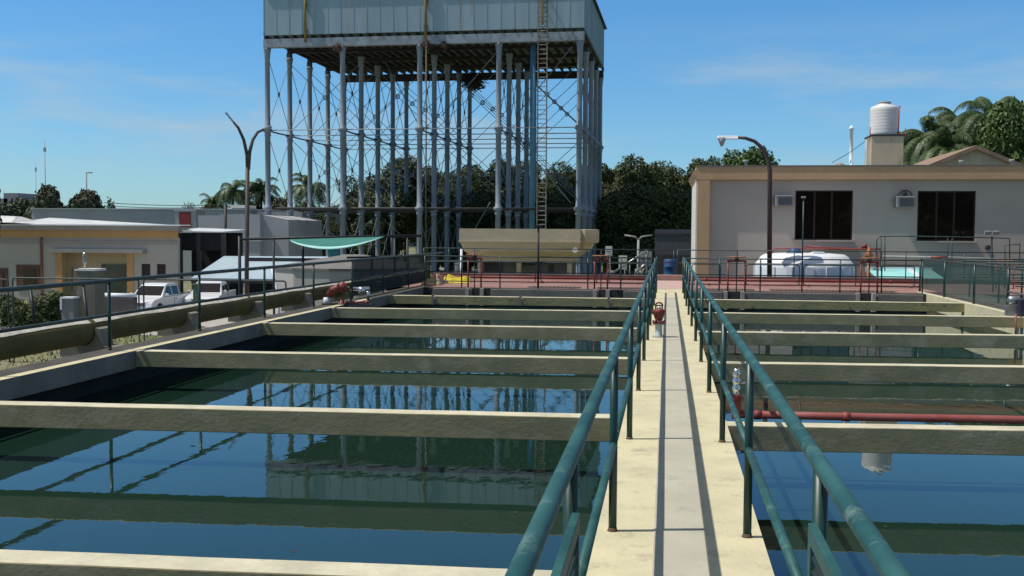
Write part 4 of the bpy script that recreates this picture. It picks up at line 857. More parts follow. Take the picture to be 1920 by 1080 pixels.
# dark shed
SYd = 68.0; s_ = lambda p: X(p, SYd); sz = lambda q: Z(380, q, SYd)
ds = thing('dark_shed', 'open dark grey shed with a thin white roof edge beside the yellow trimmed house', 'shed', (s_(378), SYd, GZ))
m = MB(); dk = mat('dark shed boards', (.045, .04, .042), (.03, .028, .03), 1.2, .9)
m.box(s_(322), s_(420), SYd+3, SYd+3.2, GZ, sz(436)); m.build('back_wall', dk, ds); m = MB(); m.box(s_(334), s_(420), SYd, SYd+.15, sz(470), sz(437)); m.build('wall', dk, ds)
for p in (334, 369, 415): m = MB(); m.box(s_(p), s_(p+7), SYd-.08, SYd+.15, GZ, sz(437)); m.build('post', mat('shed post grey', (.09, .085, .085), rough=.8) if p == 334 else MATS['shed post grey'], ds)
m = MB(); m.hexa([(s_(330), SYd-.4, sz(436)), (s_(423), SYd-.4, sz(436)), (s_(423), SYd+3.5, sz(436)), (s_(330), SYd+3.5, sz(436)), (s_(330), SYd-.4, sz(433)), (s_(423), SYd-.4, sz(434)), (s_(423), SYd+3.5, sz(430)), (s_(330), SYd+3.5, sz(427))]); m.build('roof', roofwhite, ds)
# pale roof carport
cp_ = thing('carport', 'low carport with a pale blue sheet roof behind the trucks', 'carport', (X(470, 64), 64, GZ))
a0_, a1_, b0_, b1_ = at(358, 521, 61), at(600, 524, 61), at(420, 480, 67), at(640, 481, 67)
m = MB(); th = Vector((0, 0, .05)); m.hexa([a0_-th, a1_-th, b1_-th, b0_-th, a0_, a1_, b1_, b0_]); m.build('roof', roofblue, cp_)
m = MB(); m.box(a0_.x, a1_.x, 61.0, 61.1, a0_.z-.30, a0_.z-.07); m.build('eave_beam', blackrail, cp_)
for xx_ in (a0_.x+.1, a0_.x+2.4, a1_.x-2, a1_.x-.2): m = MB(); m.box(xx_-.06, xx_+.06, 61.0, 61.12, GZ, a0_.z-.31); m.build('post', blackrail, cp_)
m = MB(); m.box(a0_.x+1.6, a1_.x, 65.5, 65.7, GZ, -.1); m.box(a1_.x-.15, a1_.x, 61.2, 65.4, GZ, -.9); m.build('back_wall', dk, cp_)
# long grey hall behind
m = MB(); LH = 100.0; t = thing('long_grey_hall', 'long pale grey hall with a flat roof beyond the yellow trimmed house', 'building', (X(400, LH), LH, GZ))
m.box(X(60, LH), X(470, LH), LH, LH+14, GZ, Z(300, 393, LH)); m.box(X(470, LH)+.003, X(560, LH), LH+1, LH+14, GZ, Z(500, 397, LH)); m.build('wall', greywall2, t)
m = MB(); m.box(X(60, LH)-.1, X(470, LH)+.1, LH-.15, LH+14, Z(300, 393, LH)+.002, Z(300, 391, LH)); m.build('parapet', mat('light parapet', (.4, .42, .44), rough=.8), t)
m = MB(); m.box(X(412, LH), X(444, LH), LH+2, LH+5, Z(430, 392, LH)+.14, Z(430, 386, LH)+.14); m.build('roof_room', whitewall, t)
# lighter block wall nearer
m = MB(); NW = 84.0; t = thing('pale_block_building', 'pale grey block building behind the lamp post and the carport', 'building', (X(480, NW), NW, GZ))
m.box(X(372, NW), X(423, NW)-.003, NW, NW+8, GZ, Z(400, 404, NW)); m.box(X(423, NW), X(496, NW), NW-1, NW+8, GZ, Z(450, 402, NW)); m.hexa([(X(496, NW)+.003, NW-.5, GZ), (X(545, NW), NW-.5, GZ), (X(545, NW), NW+8, GZ), (X(496, NW)+.003, NW+8, GZ), (X(496, NW)+.003, NW-.5, Z(496, 403, NW)), (X(545, NW), NW-.5, Z(540, 412, NW)), (X(545, NW), NW+8, Z(540, 412, NW)), (X(496, NW)+.003, NW+8, Z(496, 403, NW))]); m.build('wall', mat('pale lilac render', (.45, .44, .44), (.40, .39, .40), .3, .9), t)
m = MB(); m.box(X(423, NW)-.05, X(496, NW)+.05, NW-1.1, NW+8, Z(450, 452, NW), Z(450, 449, NW)); m.build('string_course', whitewall, t)
rs = thing('sign_tower', 'dark grey square roof sign box with a red panel', 'sign', (X(349, 92), 92, GZ))
m = MB(); m.box(X(329, 92), X(367, 92), 92, 94, GZ, Z(349, 396, 92)); m.box(X(327, 92), X(369, 92), 91.9, 94.1, Z(349, 396, 92)+.002, Z(349, 393, 92)); m.build('housing', greywall2, rs); m = MB(); m.box(X(337, 92), X(358, 92), 91.93, 91.997, Z(349, 426, 92), Z(349, 398, 92)); m.build('red_panel', redsign, rs)
# far left blocks
for a, b2, c, e, lab in ((8, 362, 36, 375, 'distant beige rooftop block at the far left horizon'), (-30, 372, 50, 395, 'distant hazy grey blocks below the left trees')):
    m = MB(); YY = 230; m.box(X(a, YY), X(c, YY), YY, YY+10, GZ, Z(a, b2, YY)); m.box(X(a, YY)+1, X(a, YY)+2, YY-.05, YY-.002, Z(a, b2, YY)-2.2, Z(a, b2, YY)-1); m.box(X(a, YY)+2.4, X(a, YY)+3.2, YY-.05, YY-.002, Z(a, b2, YY)-2.2, Z(a, b2, YY)-1); tag(m.build('distant_block', mat('hazy block', (.26, .26, .28), (.22, .22, .25), .1, .9), loc=(X(a, YY), YY, GZ)), lab, 'building')
# pillar, small box, low wall, posts, rail frame left
PYl = 36.0; pl = thing('concrete_pillar', 'beige concrete pillar with a small pipe valve on top, left of the trucks', 'pillar', (X(159, PYl), PYl, GZ))
m = MB(); m.box(X(142, PYl), X(176, PYl), PYl, PYl+.7, GZ, Z(160, 508, PYl)); m.build('shaft', mat('beige pillar concrete', (.2, .19, .155), (.155, .15, .125), 1.5, .9, .3, 12), pl)
m = MB(); m.box(X(140, PYl), X(178, PYl), PYl-.04, PYl+.74, Z(160, 508, PYl)+.002, Z(160, 504, PYl)); m.build('cap', creamtank, pl)
m = MB(); q = at(159, 500, PYl+.3); m.tube([(q.x, q.y, q.z-.1), (q.x, q.y, q.z+.5)], .04, 8); m.lathe((q.x, q.y, q.z+.1), [(.05, 0), (.09, .08), (.05, .2), (.075, .3), (.05, .42)], 10); m.build('valve', steel, pl)
m = MB(); m.tube([at(146, 503, PYl), at(135, 503, PYl), at(135, 545, PYl)], .022, 6); m.build('conduit', blackrail, pl)
t = thing('meter_cabinet', 'white framed meter cabinet standing left of the concrete pillar', 'cabinet', (X(126, 35.5), 35.5, GZ))
a_, c_ = at(115, 557, 35.5), at(138, 600, 35.5); m = MB(); m.box(a_.x, c_.x, 35.5, 35.9, GZ, a_.z-.06); m.build('body', mat('cabinet grey', (.25, .25, .25), rough=.7), t); m = MB(); m.box(a_.x-.03, c_.x+.02, 35.45, 35.9, a_.z-.058, a_.z); m.box(a_.x-.03, a_.x+.04, 35.45, 35.498, a_.z-.45, a_.z-.06); m.build('frame', whiteplas, t)
t = thing('low_wall', 'low grey wall with a rounded white top left of the nearer truck', 'wall', (X(210, 46), 46, GZ)); m = MB(); a_, c_ = X(180, 46), X(250, 46); ztw = Z(215, 557, 46); m.box(a_, c_, 46, 46.3, GZ, ztw-.002); m.build('masonry', mat('brownish masonry', (.14, .125, .12), (.1, .09, .085), 2, .9), t); m = MB(); m.tube([(a_-.05, 46.15, ztw+.05), (c_, 46.15, ztw+.05)], .13, 10); m.build('coping', whiteplas, t)
for pts, Yq, lab in (([(56, 535), (66, 612)], 33, 'leaning dark post beyond the pipe, farther left'), ([(156, 535), (170, 655)], 33, 'leaning dark post in front of the concrete pillar')):
    m = MB(); m.tube([at(*pts[0], Yq), at(*pts[1], Yq-.5)], .055, 8); m.lathe(tuple(at(*pts[0], Yq)), [(.07, -.02), (.07, .02)], 8); tag(m.build('leaning_post', blackrail, loc=at(*pts[1], Yq-.5)), lab, 'post')
fr = thing('rail_frame', 'thin grey rounded pipe railing crossing in front of the trucks', 'railing', at(300, 530, 34))
for a, c, ytl in ((-60, 15, 524), (25, 260, 524), (270, 536, 527)):
    m = MB(); lo, hi = at(a, ytl+70, 34), at(c, ytl, 34); m.tube(roundloop((lo.x, 34, GZ+1.2), (hi.x, 34, hi.z), .1), .028, 8, cap=False); m.build('rail_loop', railgrey, fr)
    for xx_ in (lo.x, hi.x): m = MB(); m.tube([(xx_, 34, GZ), (xx_, 34, GZ+1.25)], .03, 6); m.build('post', railgrey, fr)
q = at(366, 560, 45); m = MB(); m.box(q.x-.11, q.x+.11, 45, 45.3, GZ, Z(366, 535, 45)); m.box(q.x-.14, q.x+.14, 44.97, 45.33, Z(366, 535, 45)+.002, Z(366, 532, 45)); tag(m.build('green_post', mat('green post paint', (.10, .16, .08), rough=.7), loc=(q.x, 45, GZ), bevel=.01), 'square green post between the two white trucks', 'post')

# ------------------------------------------------------------------ pickup trucks
def truck(loc, rz, lab):
    t = thing('pickup_truck', lab, 'truck', (0, 0, 0), 'white pickup trucks in the yard')
    # local: +x forward, width along y. length 5.2
    m = MB()
    def slab(prof, y, inset=None):
        n = len(prof); A = [(a, -y, b2) for a, b2 in prof]; B = [(a, y, b2) for a, b2 in prof]
        m.add(A+B, [tuple(range(n-1, -1, -1)), tuple(range(n, 2*n))]+[(i, (i+1) % n, (i+1) % n+n, i+n) for i in range(n)])
    low = [(-2.6, .55), (-2.6, 1.12), (-.85, 1.12), (-.85, 1.10), (1.15, 1.08), (1.35, 1.10), (2.25, .98), (2.52, .85), (2.6, .55), (2.5, .38)]
    for cx_ in (1.62, -1.55):
        for k in range(9):
            a = math.pi*k/8; low.append((cx_+.46*math.cos(a), .38+.44*math.sin(a)))
        if cx_ > 0: low.append((1.1, .38)); low.append((-1.0, .38))
    low.append((-2.5, .38))
    slab(low, .90); m.build('body', carwhite, t, bevel=.03)
    m = MB(); cabb = [(-.85, 1.1), (1.3, 1.1), (.55, 1.70), (.2, 1.78), (-.6, 1.76), (-.85, 1.6)]; n = len(cabb)
    A = [(a, -(.86-.20*(b2-1.1)/.68), b2) for a, b2 in cabb]; B = [(a, -yy, b2) for a, yy, b2 in A]
    m.add(A+B, [tuple(range(n-1, -1, -1)), tuple(range(n, 2*n))]+[(i, (i+1) % n, (i+1) % n+n, i+n) for i in range(n)]); cab = m.build('cab', carwhite, t, bevel=.03)
    def sidewin(x0, x1, x2, x3, s, name):
        m = MB(); f = lambda z: (.86-.20*(z-1.1)/.68)+.006
        m.hexa([(x0, s*(f(1.16)-.02), 1.16), (x1, s*(f(1.16)-.02), 1.16), (x1, s*f(1.16), 1.16), (x0, s*f(1.16), 1.16), (x2, s*(f(1.62)-.02), 1.62), (x3, s*(f(1.62)-.02), 1.62), (x3, s*f(1.62), 1.62), (x2, s*f(1.62), 1.62)]); m.build(name, glassdk, t)
    for s in (-1, 1): sidewin(.12, 1.02, .12, .50, s, 'side_window'); sidewin(-.74, .03, -.70, .03, s, 'side_window')
    m = MB(); dd = Vector((.62, 0, .75)).normalized()*.012
    P = [Vector((1.22, -.74, 1.17)), Vector((1.22, .74, 1.17)), Vector((.64, .66, 1.635)), Vector((.64, -.66, 1.635))]
    m.hexa([p-dd*.5 for p in P]+[p+dd for p in P]); m.build('windscreen', glassdk, t)
    for cx_ in (1.62, -1.55):
        for s in (-1, 1):
            m = MB(); m.lathe((cx_, s*.80, .38), [(.25, -.12), (.36, -.11), (.38, -.06), (.38, .06), (.36, .11), (.25, .12)], 22, axis='y'); wh = m.build('wheel', tyre, t); m = MB(); m.lathe((cx_, s*.80, .38), [(.22, -.124), (.1, -.128)] if s < 0 else [(.1, .128), (.22, .124)], 12, axis='y'); m.build('rim', steel, wh)
    m = MB(); m.box(2.47, 2.60, -.46, .46, .70, .86); m.build('grille', acgrille, t); m = MB(); m.box(2.52, 2.66, -.88, .88, .40, .58); m.build('bumper', darkiron, t, bevel=.03)
    for s in (-1, 1):
        m = MB(); m.hexa([(2.30, s*.50, .74), (2.58, s*.50, .74), (2.45, s*.88, .76), (2.2, s*.90, .76), (2.30, s*.50, .90), (2.53, s*.50, .89), (2.36, s*.88, .94), (2.2, s*.90, .94)]); m.build('headlight', headl, t, bevel=.01)
        m = MB(); m.box(.95, 1.10, s*.92, s*1.08, 1.12, 1.28); m.build('wing_mirror', carwhite, t, bevel=.03)
        m = MB(); m.box(-.03, .0, s*.901, s*.906, .55, 1.1); m.box(-.30, -.18, s*.902, s*.925, .93, .97); m.build('door_seam', acgrille, t)
    m = MB(); m.box(-2.5, -.95, -.8, .8, 1.121, 1.13); m.build('bed_cover', tyre, t)
    m = MB(); m.tube([(-.95, -.72, 1.12), (-1.05, -.68, 1.6), (-1.05, .68, 1.6), (-.95, .72, 1.12)], .035, 6); m.build('roll_bar', blackrail, t)
    t.location = loc; t.rotation_euler = (0, 0, rz); return t
c1 = atz(287, 531, GZ+1.78); t1 = truck((c1.x+.1, c1.y+.4, GZ+.004), R(-90), 'white pickup truck parked nearest the low wall, left of the green post')
c2 = atz(393, 526, GZ+1.78)
t2 = cptree(t1, (c2.x, c2.y+.2, GZ+.004), R(-78), label='white pickup truck parked under the edge of the pale blue carport roof')
t3 = None

# ------------------------------------------------------------------ masts, cables
def mast(px, yt, Y, r, lab, arm=False):
    t = thing('antenna_mast', lab, 'mast', (X(px, Y), Y, GZ)); m = MB(); m.tube([(X(px, Y), Y, GZ), (X(px, Y), Y, Z(px, yt, Y))], r, 6, r2=r*.5); m.build('shaft', greywall2, t)
    m = MB(); zt_ = Z(px, yt, Y)
    for q in (.08,): m.box(X(px, Y)-r*1.6, X(px, Y)+r*1.6, Y-r, Y+r, zt_-(zt_-GZ)*q-.8, zt_-(zt_-GZ)*q+.5)
    m.build('antenna', greywall2, t)
mast(86.5, 264, 300, .2, 'tall thin radio mast above the left trees'); mast(69, 305, 320, .14, 'shorter faint radio mast left of the tall one')
t = thing('street_lamp', 'thin distant floodlight pole with a side bracket above the round trees', 'street lamp', (X(162, 170), 170, GZ))
m = MB(); m.tube([(X(162, 170), 170, GZ), at(162, 322, 170)], .14, 6); m.build('pole', greywall2, t); m = MB(); m.tube([at(162, 323, 170), at(173, 324, 170)], .12, 6); m.build('arm', greywall2, t)
t = thing('utility_pole', 'slim dark utility pole right of the red panel sign', 'pole', (X(422, 72), 72, GZ))
m = MB(); m.tube([(X(421, 72), 72, GZ), at(423, 385, 72)], .10, 8); m.build('shaft', blackrail, t); m = MB(); q = at(423, 387, 72); m.box(q.x-.35, q.x+.35, 71.95, 72.05, q.z-.08, q.z); m.build('crossarm', blackrail, t)
for y0_, y1_, lab in ((380, 384, 'upper overhead cable strung across the left background'), (386, 388, 'lower overhead cable strung across the left background')):
    m = MB(); m.tube([at(195+k*23, y0_+(y1_-y0_)*k/10+3*math.sin(math.pi*k/10), 110) for k in range(11)], .035, 4, cap=False); tag(m.build('overhead_cable', cable, loc=at(300, 383, 110)), lab, 'cable')

# ------------------------------------------------------------------ vegetation
def leaf_mesh(name, blobs, n, size, mt, rng, shell=.55, aspect=1.0):
    """many small leaf-clump faces spread through a set of ellipsoids"""
    w = np.array([b_[3]*b_[4]*b_[5] for b_ in blobs])**.75; w /= w.sum(); idx = rng.choice(len(blobs), n, p=w); B = np.array(blobs)[idx]
    d = rng.normal(size=(n, 3)); d /= np.linalg.norm(d, axis=1)[:, None]; rad = shell+(1-shell)*rng.random(n)**.5
    rad *= 1+.14*np.sin(d[:, 0]*9+idx)*np.cos(d[:, 2]*8)+.18*(rng.random(n)**6)
    c = B[:, :3]+d*B[:, 3:6]*rad[:, None]
    nrm = d*.8+rng.normal(size=(n, 3))*.7+np.array([0, 0, .35]); nrm /= np.linalg.norm(nrm, axis=1)[:, None]
    a = np.cross(nrm, rng.normal(size=(n, 3))); a /= np.linalg.norm(a, axis=1)[:, None]; b2 = np.cross(nrm, a)
    s = size*rng.uniform(.6, 1.4, n)[:, None]
    v = np.stack([c-a*s, c-b2*s*.55*aspect+nrm*s*.15, c+a*s, c+b2*s*.55*aspect+nrm*s*.15], 1).reshape(-1, 3)
    me = bpy.data.meshes.new(name); me.vertices.add(4*n); me.vertices.foreach_set('co', v.ravel().astype(np.float32))
    me.loops.add(4*n); me.loops.foreach_set('vertex_index', np.arange(4*n, dtype=np.int32)); me.polygons.add(n)
    me.polygons.foreach_set('loop_start', np.arange(0, 4*n, 4, dtype=np.int32)); me.polygons.foreach_set('loop_total', np.full(n, 4, dtype=np.int32))
    me.materials.append(mt); me.update(); me.validate(); return me
def tree_proto(seed, H, Rw, mt, n=9000, size=.30, nb=16, name='fig_tree', low=.18, flat=.8):
    rg = np.random.default_rng(seed); t = thing(name, 'x', 'tree')
    blobs = []
    for k in range(nb):
        a = rg.random()*6.28; rr0 = Rw*rg.random()**.6*.72; zc = H*(low+.1+(.86-low-.1)*rg.random()); tp = 1-abs((zc/H)-.55)*.8
        r0 = Rw*rg.uniform(.18, .42); blobs.append((rr0*tp*math.cos(a), rr0*tp*math.sin(a), zc, r0, r0, r0*flat))
    blobs.append((0, 0, H*.60, Rw*.6, Rw*.6, H*.30))
    zmax = max(b_[2]+b_[5] for b_ in blobs); blobs = [(b_[0], b_[1], b_[2]*H/zmax, *b_[3:]) for b_ in blobs]
    me = leaf_mesh('crown', blobs, n, size, mt, rg); o = bpy.data.objects.new('crown', me); COL.objects.link(o); o.parent = t
    m = MB(); m.tube([(0, 0, 0), (.1, 0, H*.2), (0, .1, H*.45)], Rw*.10, 8, r2=Rw*.05)
    for k in range(6):
        b_ = blobs[k]; m.tube([(0, 0, H*.22), (b_[0]*.5, b_[1]*.5, (b_[2]+H*.2)*.5), (b_[0], b_[1], b_[2])], Rw*.045, 6, r2=Rw*.012)
    m.build('trunk', bark, t); return t
fig = [tree_proto(11, 10, 4.2, leafdk, 34000, .15, nb=34, low=.05), tree_proto(12, 10, 4.6, leafdk, 34000, .15, nb=44, low=.05), tree_proto(13, 10, 3.8, leafdk, 30000, .15, nb=28, low=.05)]
used = set()
def place(proto, px, ytop, Y, wpx, lab, group=None, rz=None, baseR=4.2, baseH=10):
    H = Z(px, ytop, Y)-GZ; sc = H/baseH; sw = (wpx/2/F*Y/.97)/baseR
    rz = random.random()*6.28 if rz is None else rz
    if proto.name not in used:
        used.add(proto.name); t = proto; t.location = (X(px, Y), Y, GZ); t.scale = (sw, sw, sc); t.rotation_euler = (0, 0, rz); t['label'] = lab
        if group: t['group'] = group
        return t
    return cptree(proto, (X(px, Y), Y, GZ), rz, (sw, sw, sc), lab, group)
G = 'dark trees standing behind the water tower'
figs = [(640, 372, 118, 90, 'dark tree, low and leftmost of the row seen through the tower legs'), (690, 325, 122, 100, 'dark tree seen through the tower left of the second front leg gap'), (742, 293, 120, 120, 'tall dark tree seen through the tower just left of its middle leg'),
        (818, 312, 124, 100, 'dark tree seen through the tower just right of its middle leg'), (875, 305, 118, 110, 'dark tree seen through the tower above the left end of the hopper'), (950, 300, 121, 120, 'broad dark tree seen through the tower above the hopper middle'),
        (1020, 322, 125, 90, 'dark tree seen behind the tower ladder'), (1085, 303, 119, 105, 'dark tree behind the right hand tower legs'), (1135, 308, 124, 80, 'dark tree just right of the tower legs'), (1185, 293, 117, 110, 'tall dark tree in the gap between tower and building'),
        (1245, 303, 122, 110, 'dark tree above the grey block building'), (1310, 294, 119, 90, 'dark tree meeting the left corner of the peach fascia'), (1375, 300, 126, 90, 'dark tree mostly hidden behind the building roof')]
for k, (px, yt, Y, wp_, lab) in enumerate(figs): place(fig[k % 3], px, yt, Y, wp_*1.25, lab, G)
low = [(600, 395, 105, 70, 'low dark tree beyond the left tower legs'), (720, 360, 104, 120, 'lower front dark tree behind the left half of the tower'), (840, 365, 103, 120, 'lower front dark tree behind the tower middle'), (930, 355, 106, 120, 'lower front dark tree directly behind the hopper'),
       (1060, 350, 104, 120, 'lower front dark tree behind the tower ladder foot'), (1165, 345, 102, 130, 'lower front dark tree above the small distant lamp'), (1270, 345, 101, 130, 'lower front dark tree behind the grey block')]
for k, (px, yt, Y, wp_, lab) in enumerate(low): place(fig[(k+1) % 3], px, yt, Y, wp_*1.35, lab, G)
gt_ = tree_proto(21, 8, 3.2, leafmid, 24000, .11, nb=26, name='leafy_tree')
_gm = place(gt_, 1408, 273, 66, 165, 'bright green round tree rising behind the building left of the roof tank', rz=.4, baseR=3.2, baseH=8)
place(gt_, 1898, 188, 63, 210, 'bright green tree between the palms at the right edge', rz=2.4, baseR=3.2, baseH=8)
place(gt_, 1745, 246, 82, 150, 'green tree filling between the roof tank plinth and the palms', rz=1.0, baseR=3.2, baseH=8)
place(gt_, 1835, 222, 80, 190, 'tall green tree filling behind the peak of the gabled house', rz=5.0, baseR=3.2, baseH=8)
place(gt_, 1800, 262, 84, 260, 'wide low green tree behind the left slope of the gabled house', rz=4.0, baseR=3.2, baseH=8)
ggt = tree_proto(32, 8, 4.2, leafhaze, 5000, .2, nb=9, name='umbrella_pine', low=.62, flat=.4)
gg = tree_proto(31, 8, 4.2, leafhaze, 11000, .26, nb=16, name='round_tree')
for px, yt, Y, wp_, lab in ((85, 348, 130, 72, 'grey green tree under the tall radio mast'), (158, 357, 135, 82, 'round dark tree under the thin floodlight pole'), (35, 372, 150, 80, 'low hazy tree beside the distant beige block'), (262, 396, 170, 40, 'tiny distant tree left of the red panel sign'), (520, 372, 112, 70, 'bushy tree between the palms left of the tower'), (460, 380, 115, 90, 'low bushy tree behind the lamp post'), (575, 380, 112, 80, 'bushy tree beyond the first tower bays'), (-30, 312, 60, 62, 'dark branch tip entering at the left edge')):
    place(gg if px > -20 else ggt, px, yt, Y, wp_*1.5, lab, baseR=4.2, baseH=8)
bare = thing('bare_tree', 'leafless pinkish tree behind the red panel sign', 'tree', (X(358, 125), 125, GZ))
m = MB(); rg = random.Random(4); q = X(358, 125); zt_ = Z(358, 378, 125)
m.tube([(q, 125, GZ), (q, 125, 1.5)], .25, 8, r2=.15); m.build('trunk', twig, bare); m = MB()
for k in range(420):
    a = rg.uniform(-1.45, 1.45); L = rg.uniform(.3, 1); rx = 1.9; c0 = (q+rx*L*math.sin(a)*.8, 125+rg.uniform(-1.5, 1.5), 1.5+(zt_-1.5)*L*math.cos(a)*.9); m.tube([c0, (c0[0]+rg.uniform(-.5, .5), c0[1], c0[2]+rg.uniform(.2, .5))], .03, 3, cap=False)
for k in range(14):
    a = rg.uniform(-1.3, 1.3); m.tube([(q, 125, 1.2), (q+1.7*math.sin(a), 125+rg.uniform(-1, 1), 1.5+(zt_-1.6)*math.cos(a))], .07, 4, r2=.02)
m.build('crown', twig, bare)
def palm_proto(seed, H, name='palm_tree', nf=26, L=3.2):
    rg = np.random.default_rng(seed); t = thing(name, 'x', 'palm'); V = []; Fc = []
    for k in range(nf):
        az = k*2.4+rg.uniform(-.2, .2); el = R(rg.uniform(5, 80)); Lf = L*rg.uniform(.8, 1.1); p = Vector((0, 0, H)); dirv = Vector((math.cos(az)*math.cos(el), math.sin(az)*math.cos(el), math.sin(el))); ns = 16; pts = [p.copy()]; 
        for s_i in range(ns):
            dirv = (dirv+Vector((0, 0, -.12-.05*s_i/ns*3))).normalized(); p = p+dirv*(Lf/ns); pts.append(p.copy())
        side = Vector((-math.sin(az), math.cos(az), 0))
        for s_i in range(2, ns):
            a = pts[s_i]; ll = .55*Lf/3.2*math.sin(math.pi*min(1, (s_i+2)/(ns+2)))+.12
            for sgn in (-1, 1):
                for q in range(5):
                    b0 = a.lerp(pts[s_i+1], q/5.0); wv = (pts[s_i+1]-a).normalized()*.02
                    mid = b0+side*sgn*ll*.55+Vector((0, 0, -.05-rg.uniform(0, .12))); tip = b0+side*sgn*ll*.8+Vector((0, 0, -ll*rg.uniform(.6, 1.1)))+(pts[s_i+1]-a)*.8
                    o = len(V); V += [b0-wv, b0+wv, mid+wv, mid-wv, tip]; Fc += [(o, o+1, o+2, o+3), (o+3, o+2, o+4)]
    m = MB(); m.add(V, Fc); m.build('crown', leafpalm, t, fixn=False)
    m = MB(); m.tube([(0, 0, 0), (.05, 0, H*.5), (0, 0, H)], .2, 10, r2=.13); m.build('trunk', bark, t); return t
pa = palm_proto(1, 8); pb_ = palm_proto(2, 8, nf=36)
GP = 'feathery palms'
def placep(proto, px, ycrown, Y, sc, lab, rz):
    H = Z(px, ycrown, Y)-GZ
    s = (sc, sc, H/8) if False else (sc, sc, sc)
    loc = (X(px, Y), Y, GZ+H-8*sc)
    if proto.name not in used: used.add(proto.name); t = proto; t.location = loc; t.scale = s; t.rotation_euler = (0, 0, rz); t['label'] = lab; t['group'] = GP; return t
    return cptree(proto, loc, rz, s, lab, GP)
for k, (px, yc, Y, sc, lab) in enumerate(((437, 360, 112, 1.0, 'feathery palm just left of the double armed lamp'), (490, 362, 114, .95, 'feathery palm behind the first tower leg'), (578, 352, 110, 1.1, 'feathery palm seen through the left tower bays'), (398, 385, 112, .7, 'small low palm left of the others by the utility pole'),
        (1738, 258, 72, 1.0, 'palm right behind the roof water tank'), (1800, 250, 74, 1.05, 'palm above the peak of the gabled house, left one'), (1852, 222, 70, 1.05, 'tall palm above the right slope of the gable'), (1935, 235, 68, 1.0, 'palm at the right edge over the gabled house'), (1775, 285, 68, 1.0, 'low palm hugging the left slope of the gable'), (1715, 300, 76, 1.0, 'lowest palm peeking right of the tank plinth'))):
    placep((pa, pb_)[k % 2], px, yc, Y, sc, lab, k*1.1)
for k, (x_, y_) in enumerate(((-14, -30), (-4, -34), (6, -31), (15, -36), (25, -30), (-26, -36), (36, -34), (10, -46), (20, -46), (31, -46), (1, -44))):
    cptree(fig[k % 3], (x_, y_, GZ), k*1.3, (1.5, 1.5, 1.3), 'dark leafy tree mirrored in the black windows of the long building', 'trees mirrored in the windows')
m = MB(); q = atz(137, 658, GZ); m.lathe((q.x, q.y, GZ), [(.10, 0), (.17, .05), (.15, .14), (.07, .2)], 7, smooth=False); m.lathe((q.x-.16, q.y, GZ), [(.05, 0), (.08, .05), (.05, .11)], 6, smooth=False)
tag(m.build('stone', brownred, loc=q), 'small brown stone lying on the grass seen under the pipe', 'stone')
# hedge bushes left
bush = tree_proto(41, 2.2, 1.1, leafdk, 9000, .06, nb=22, name='shrub', low=0.02)
bush['category'] = 'shrub'
for px, yt, Y, wp_, lab in ((84, 546, 44, 110, 'dark shrub under the house window left of the meter cabinet'), (22, 552, 42, 90, 'shrub at the left edge beyond the pipe'), (50, 572, 39, 90, 'low shrub between the two leaning posts')):
    place(bush, px, yt, Y, wp_, lab, 'shrubs beyond the pipe', baseR=1.1, baseH=2.2)
cyp = thing('cypress_tree', 'pair thin dark cypress on the left skyline', 'tree', (X(206, 180), 180, GZ)); cyp['label'] = 'thin dark double topped cypress on the left skyline'
rg = np.random.default_rng(5); me = leaf_mesh('crown', [(X(206, 180)-X(206, 180), 0, (Z(206, 372, 180)-GZ)*.55, .5, .5, (Z(206, 372, 180)-GZ)*.45), (.75, 0, (Z(206, 378, 180)-GZ)*.55, .4, .4, (Z(206, 378, 180)-GZ)*.45)], 1500, .2, leafdk, rg)
o = bpy.data.objects.new('crown', me); COL.objects.link(o); o.parent = cyp; m = MB(); m.tube([(0, 0, 0), (0, 0, 3)], .15, 6); o2 = m.build('trunk', bark, None, loc=(0, 0, 0)); o2.parent = cyp; o2.location = (0, 0, 0)
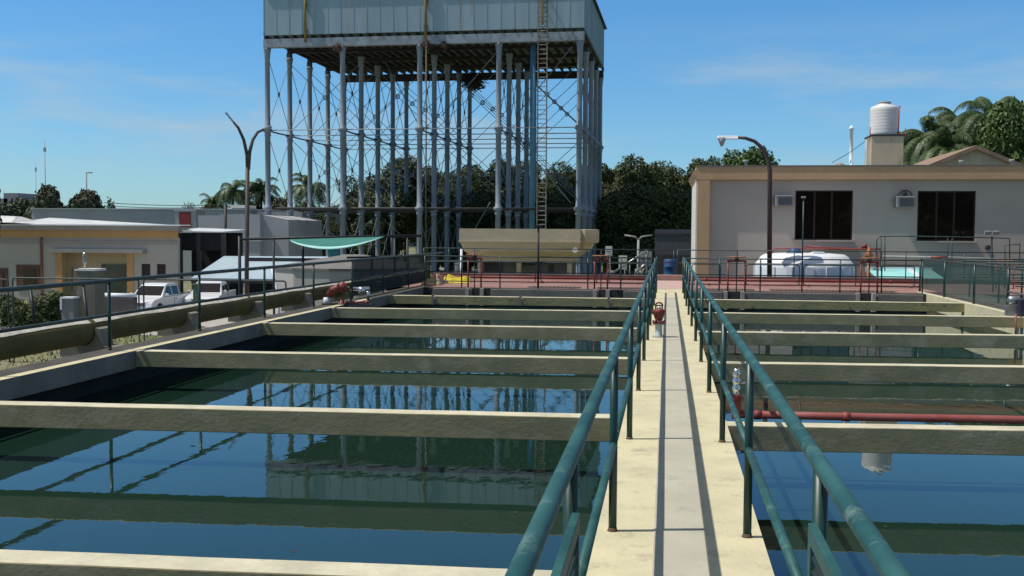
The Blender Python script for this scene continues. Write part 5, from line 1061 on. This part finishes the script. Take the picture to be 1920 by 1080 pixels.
# distant tree line
rg = np.random.default_rng(9); bl = []
for k in range(150):
    px = -260+k*16.5; YY = 330+rg.uniform(-30, 60); h = rg.uniform(5, 10.5); bl.append((X(px, YY), YY, GZ+h*.45, rg.uniform(5, 9), 4, h*.55))
me = leaf_mesh('distant_woodland', bl, 30000, .8, leafhaze, rg, shell=.5); o = bpy.data.objects.new('distant_woodland', me); COL.objects.link(o); tag(o, 'low strip of distant woodland along the horizon', 'woodland', kind='stuff')
fd = MB(); rgd = random.Random(12)  # dark flecks added where the water has small dark ripples
for k in range(90):
    cx_, cy_ = (rgd.gauss(-1.9, .7), rgd.gauss(6.15, .12)) if k < 60 else (rgd.uniform(-6, 6), rgd.uniform(5.5, 12))
    if -.4 < cx_ < .56: continue
    r0 = rgd.uniform(.012, .035); a0 = rgd.uniform(0, 3.1)
    fd.add([(cx_+r0*1.6*math.cos(a0), cy_+r0*1.6*math.sin(a0), WZ+.004), (cx_-r0*.5*math.sin(a0), cy_+r0*.5*math.cos(a0), WZ+.009), (cx_-r0*1.6*math.cos(a0), cy_-r0*1.6*math.sin(a0), WZ+.004), (cx_+r0*.5*math.sin(a0), cy_-r0*.5*math.cos(a0), WZ+.003)], [(0, 1, 2, 3)])
tag(fd.build('ripple_flecks', mat('dark ripple fleck', (.09, .075, .03), (.05, .05, .02), 5, .7), fixn=False), 'sparse scatter of added dark flecks for small ripples on the basin water', 'flecks', kind='stuff')
# grass tufts by the pipeline
gv = MB(); rgx = random.Random(8)
for k in range(5000):
    x_, y_ = rgx.uniform(-26, -9), rgx.uniform(22, 44); h = rgx.uniform(.05, .2); a = rgx.uniform(0, 3.14); d = .03
    gv.add([(x_-d*math.cos(a), y_-d*math.sin(a), GZ), (x_+d*math.cos(a), y_+d*math.sin(a), GZ), (x_+rgx.uniform(-.08, .08), y_+rgx.uniform(-.08, .08), GZ+h)], [(0, 1, 2)])
tag(gv.build('grass_tufts', mat('grass blades', (.12, .16, .05), (.2, .2, .08), 1, .8, world=True), fixn=False), 'short dry grass growing on the ground beyond the pipe', 'grass', kind='stuff')
print('objects', len(bpy.data.objects))
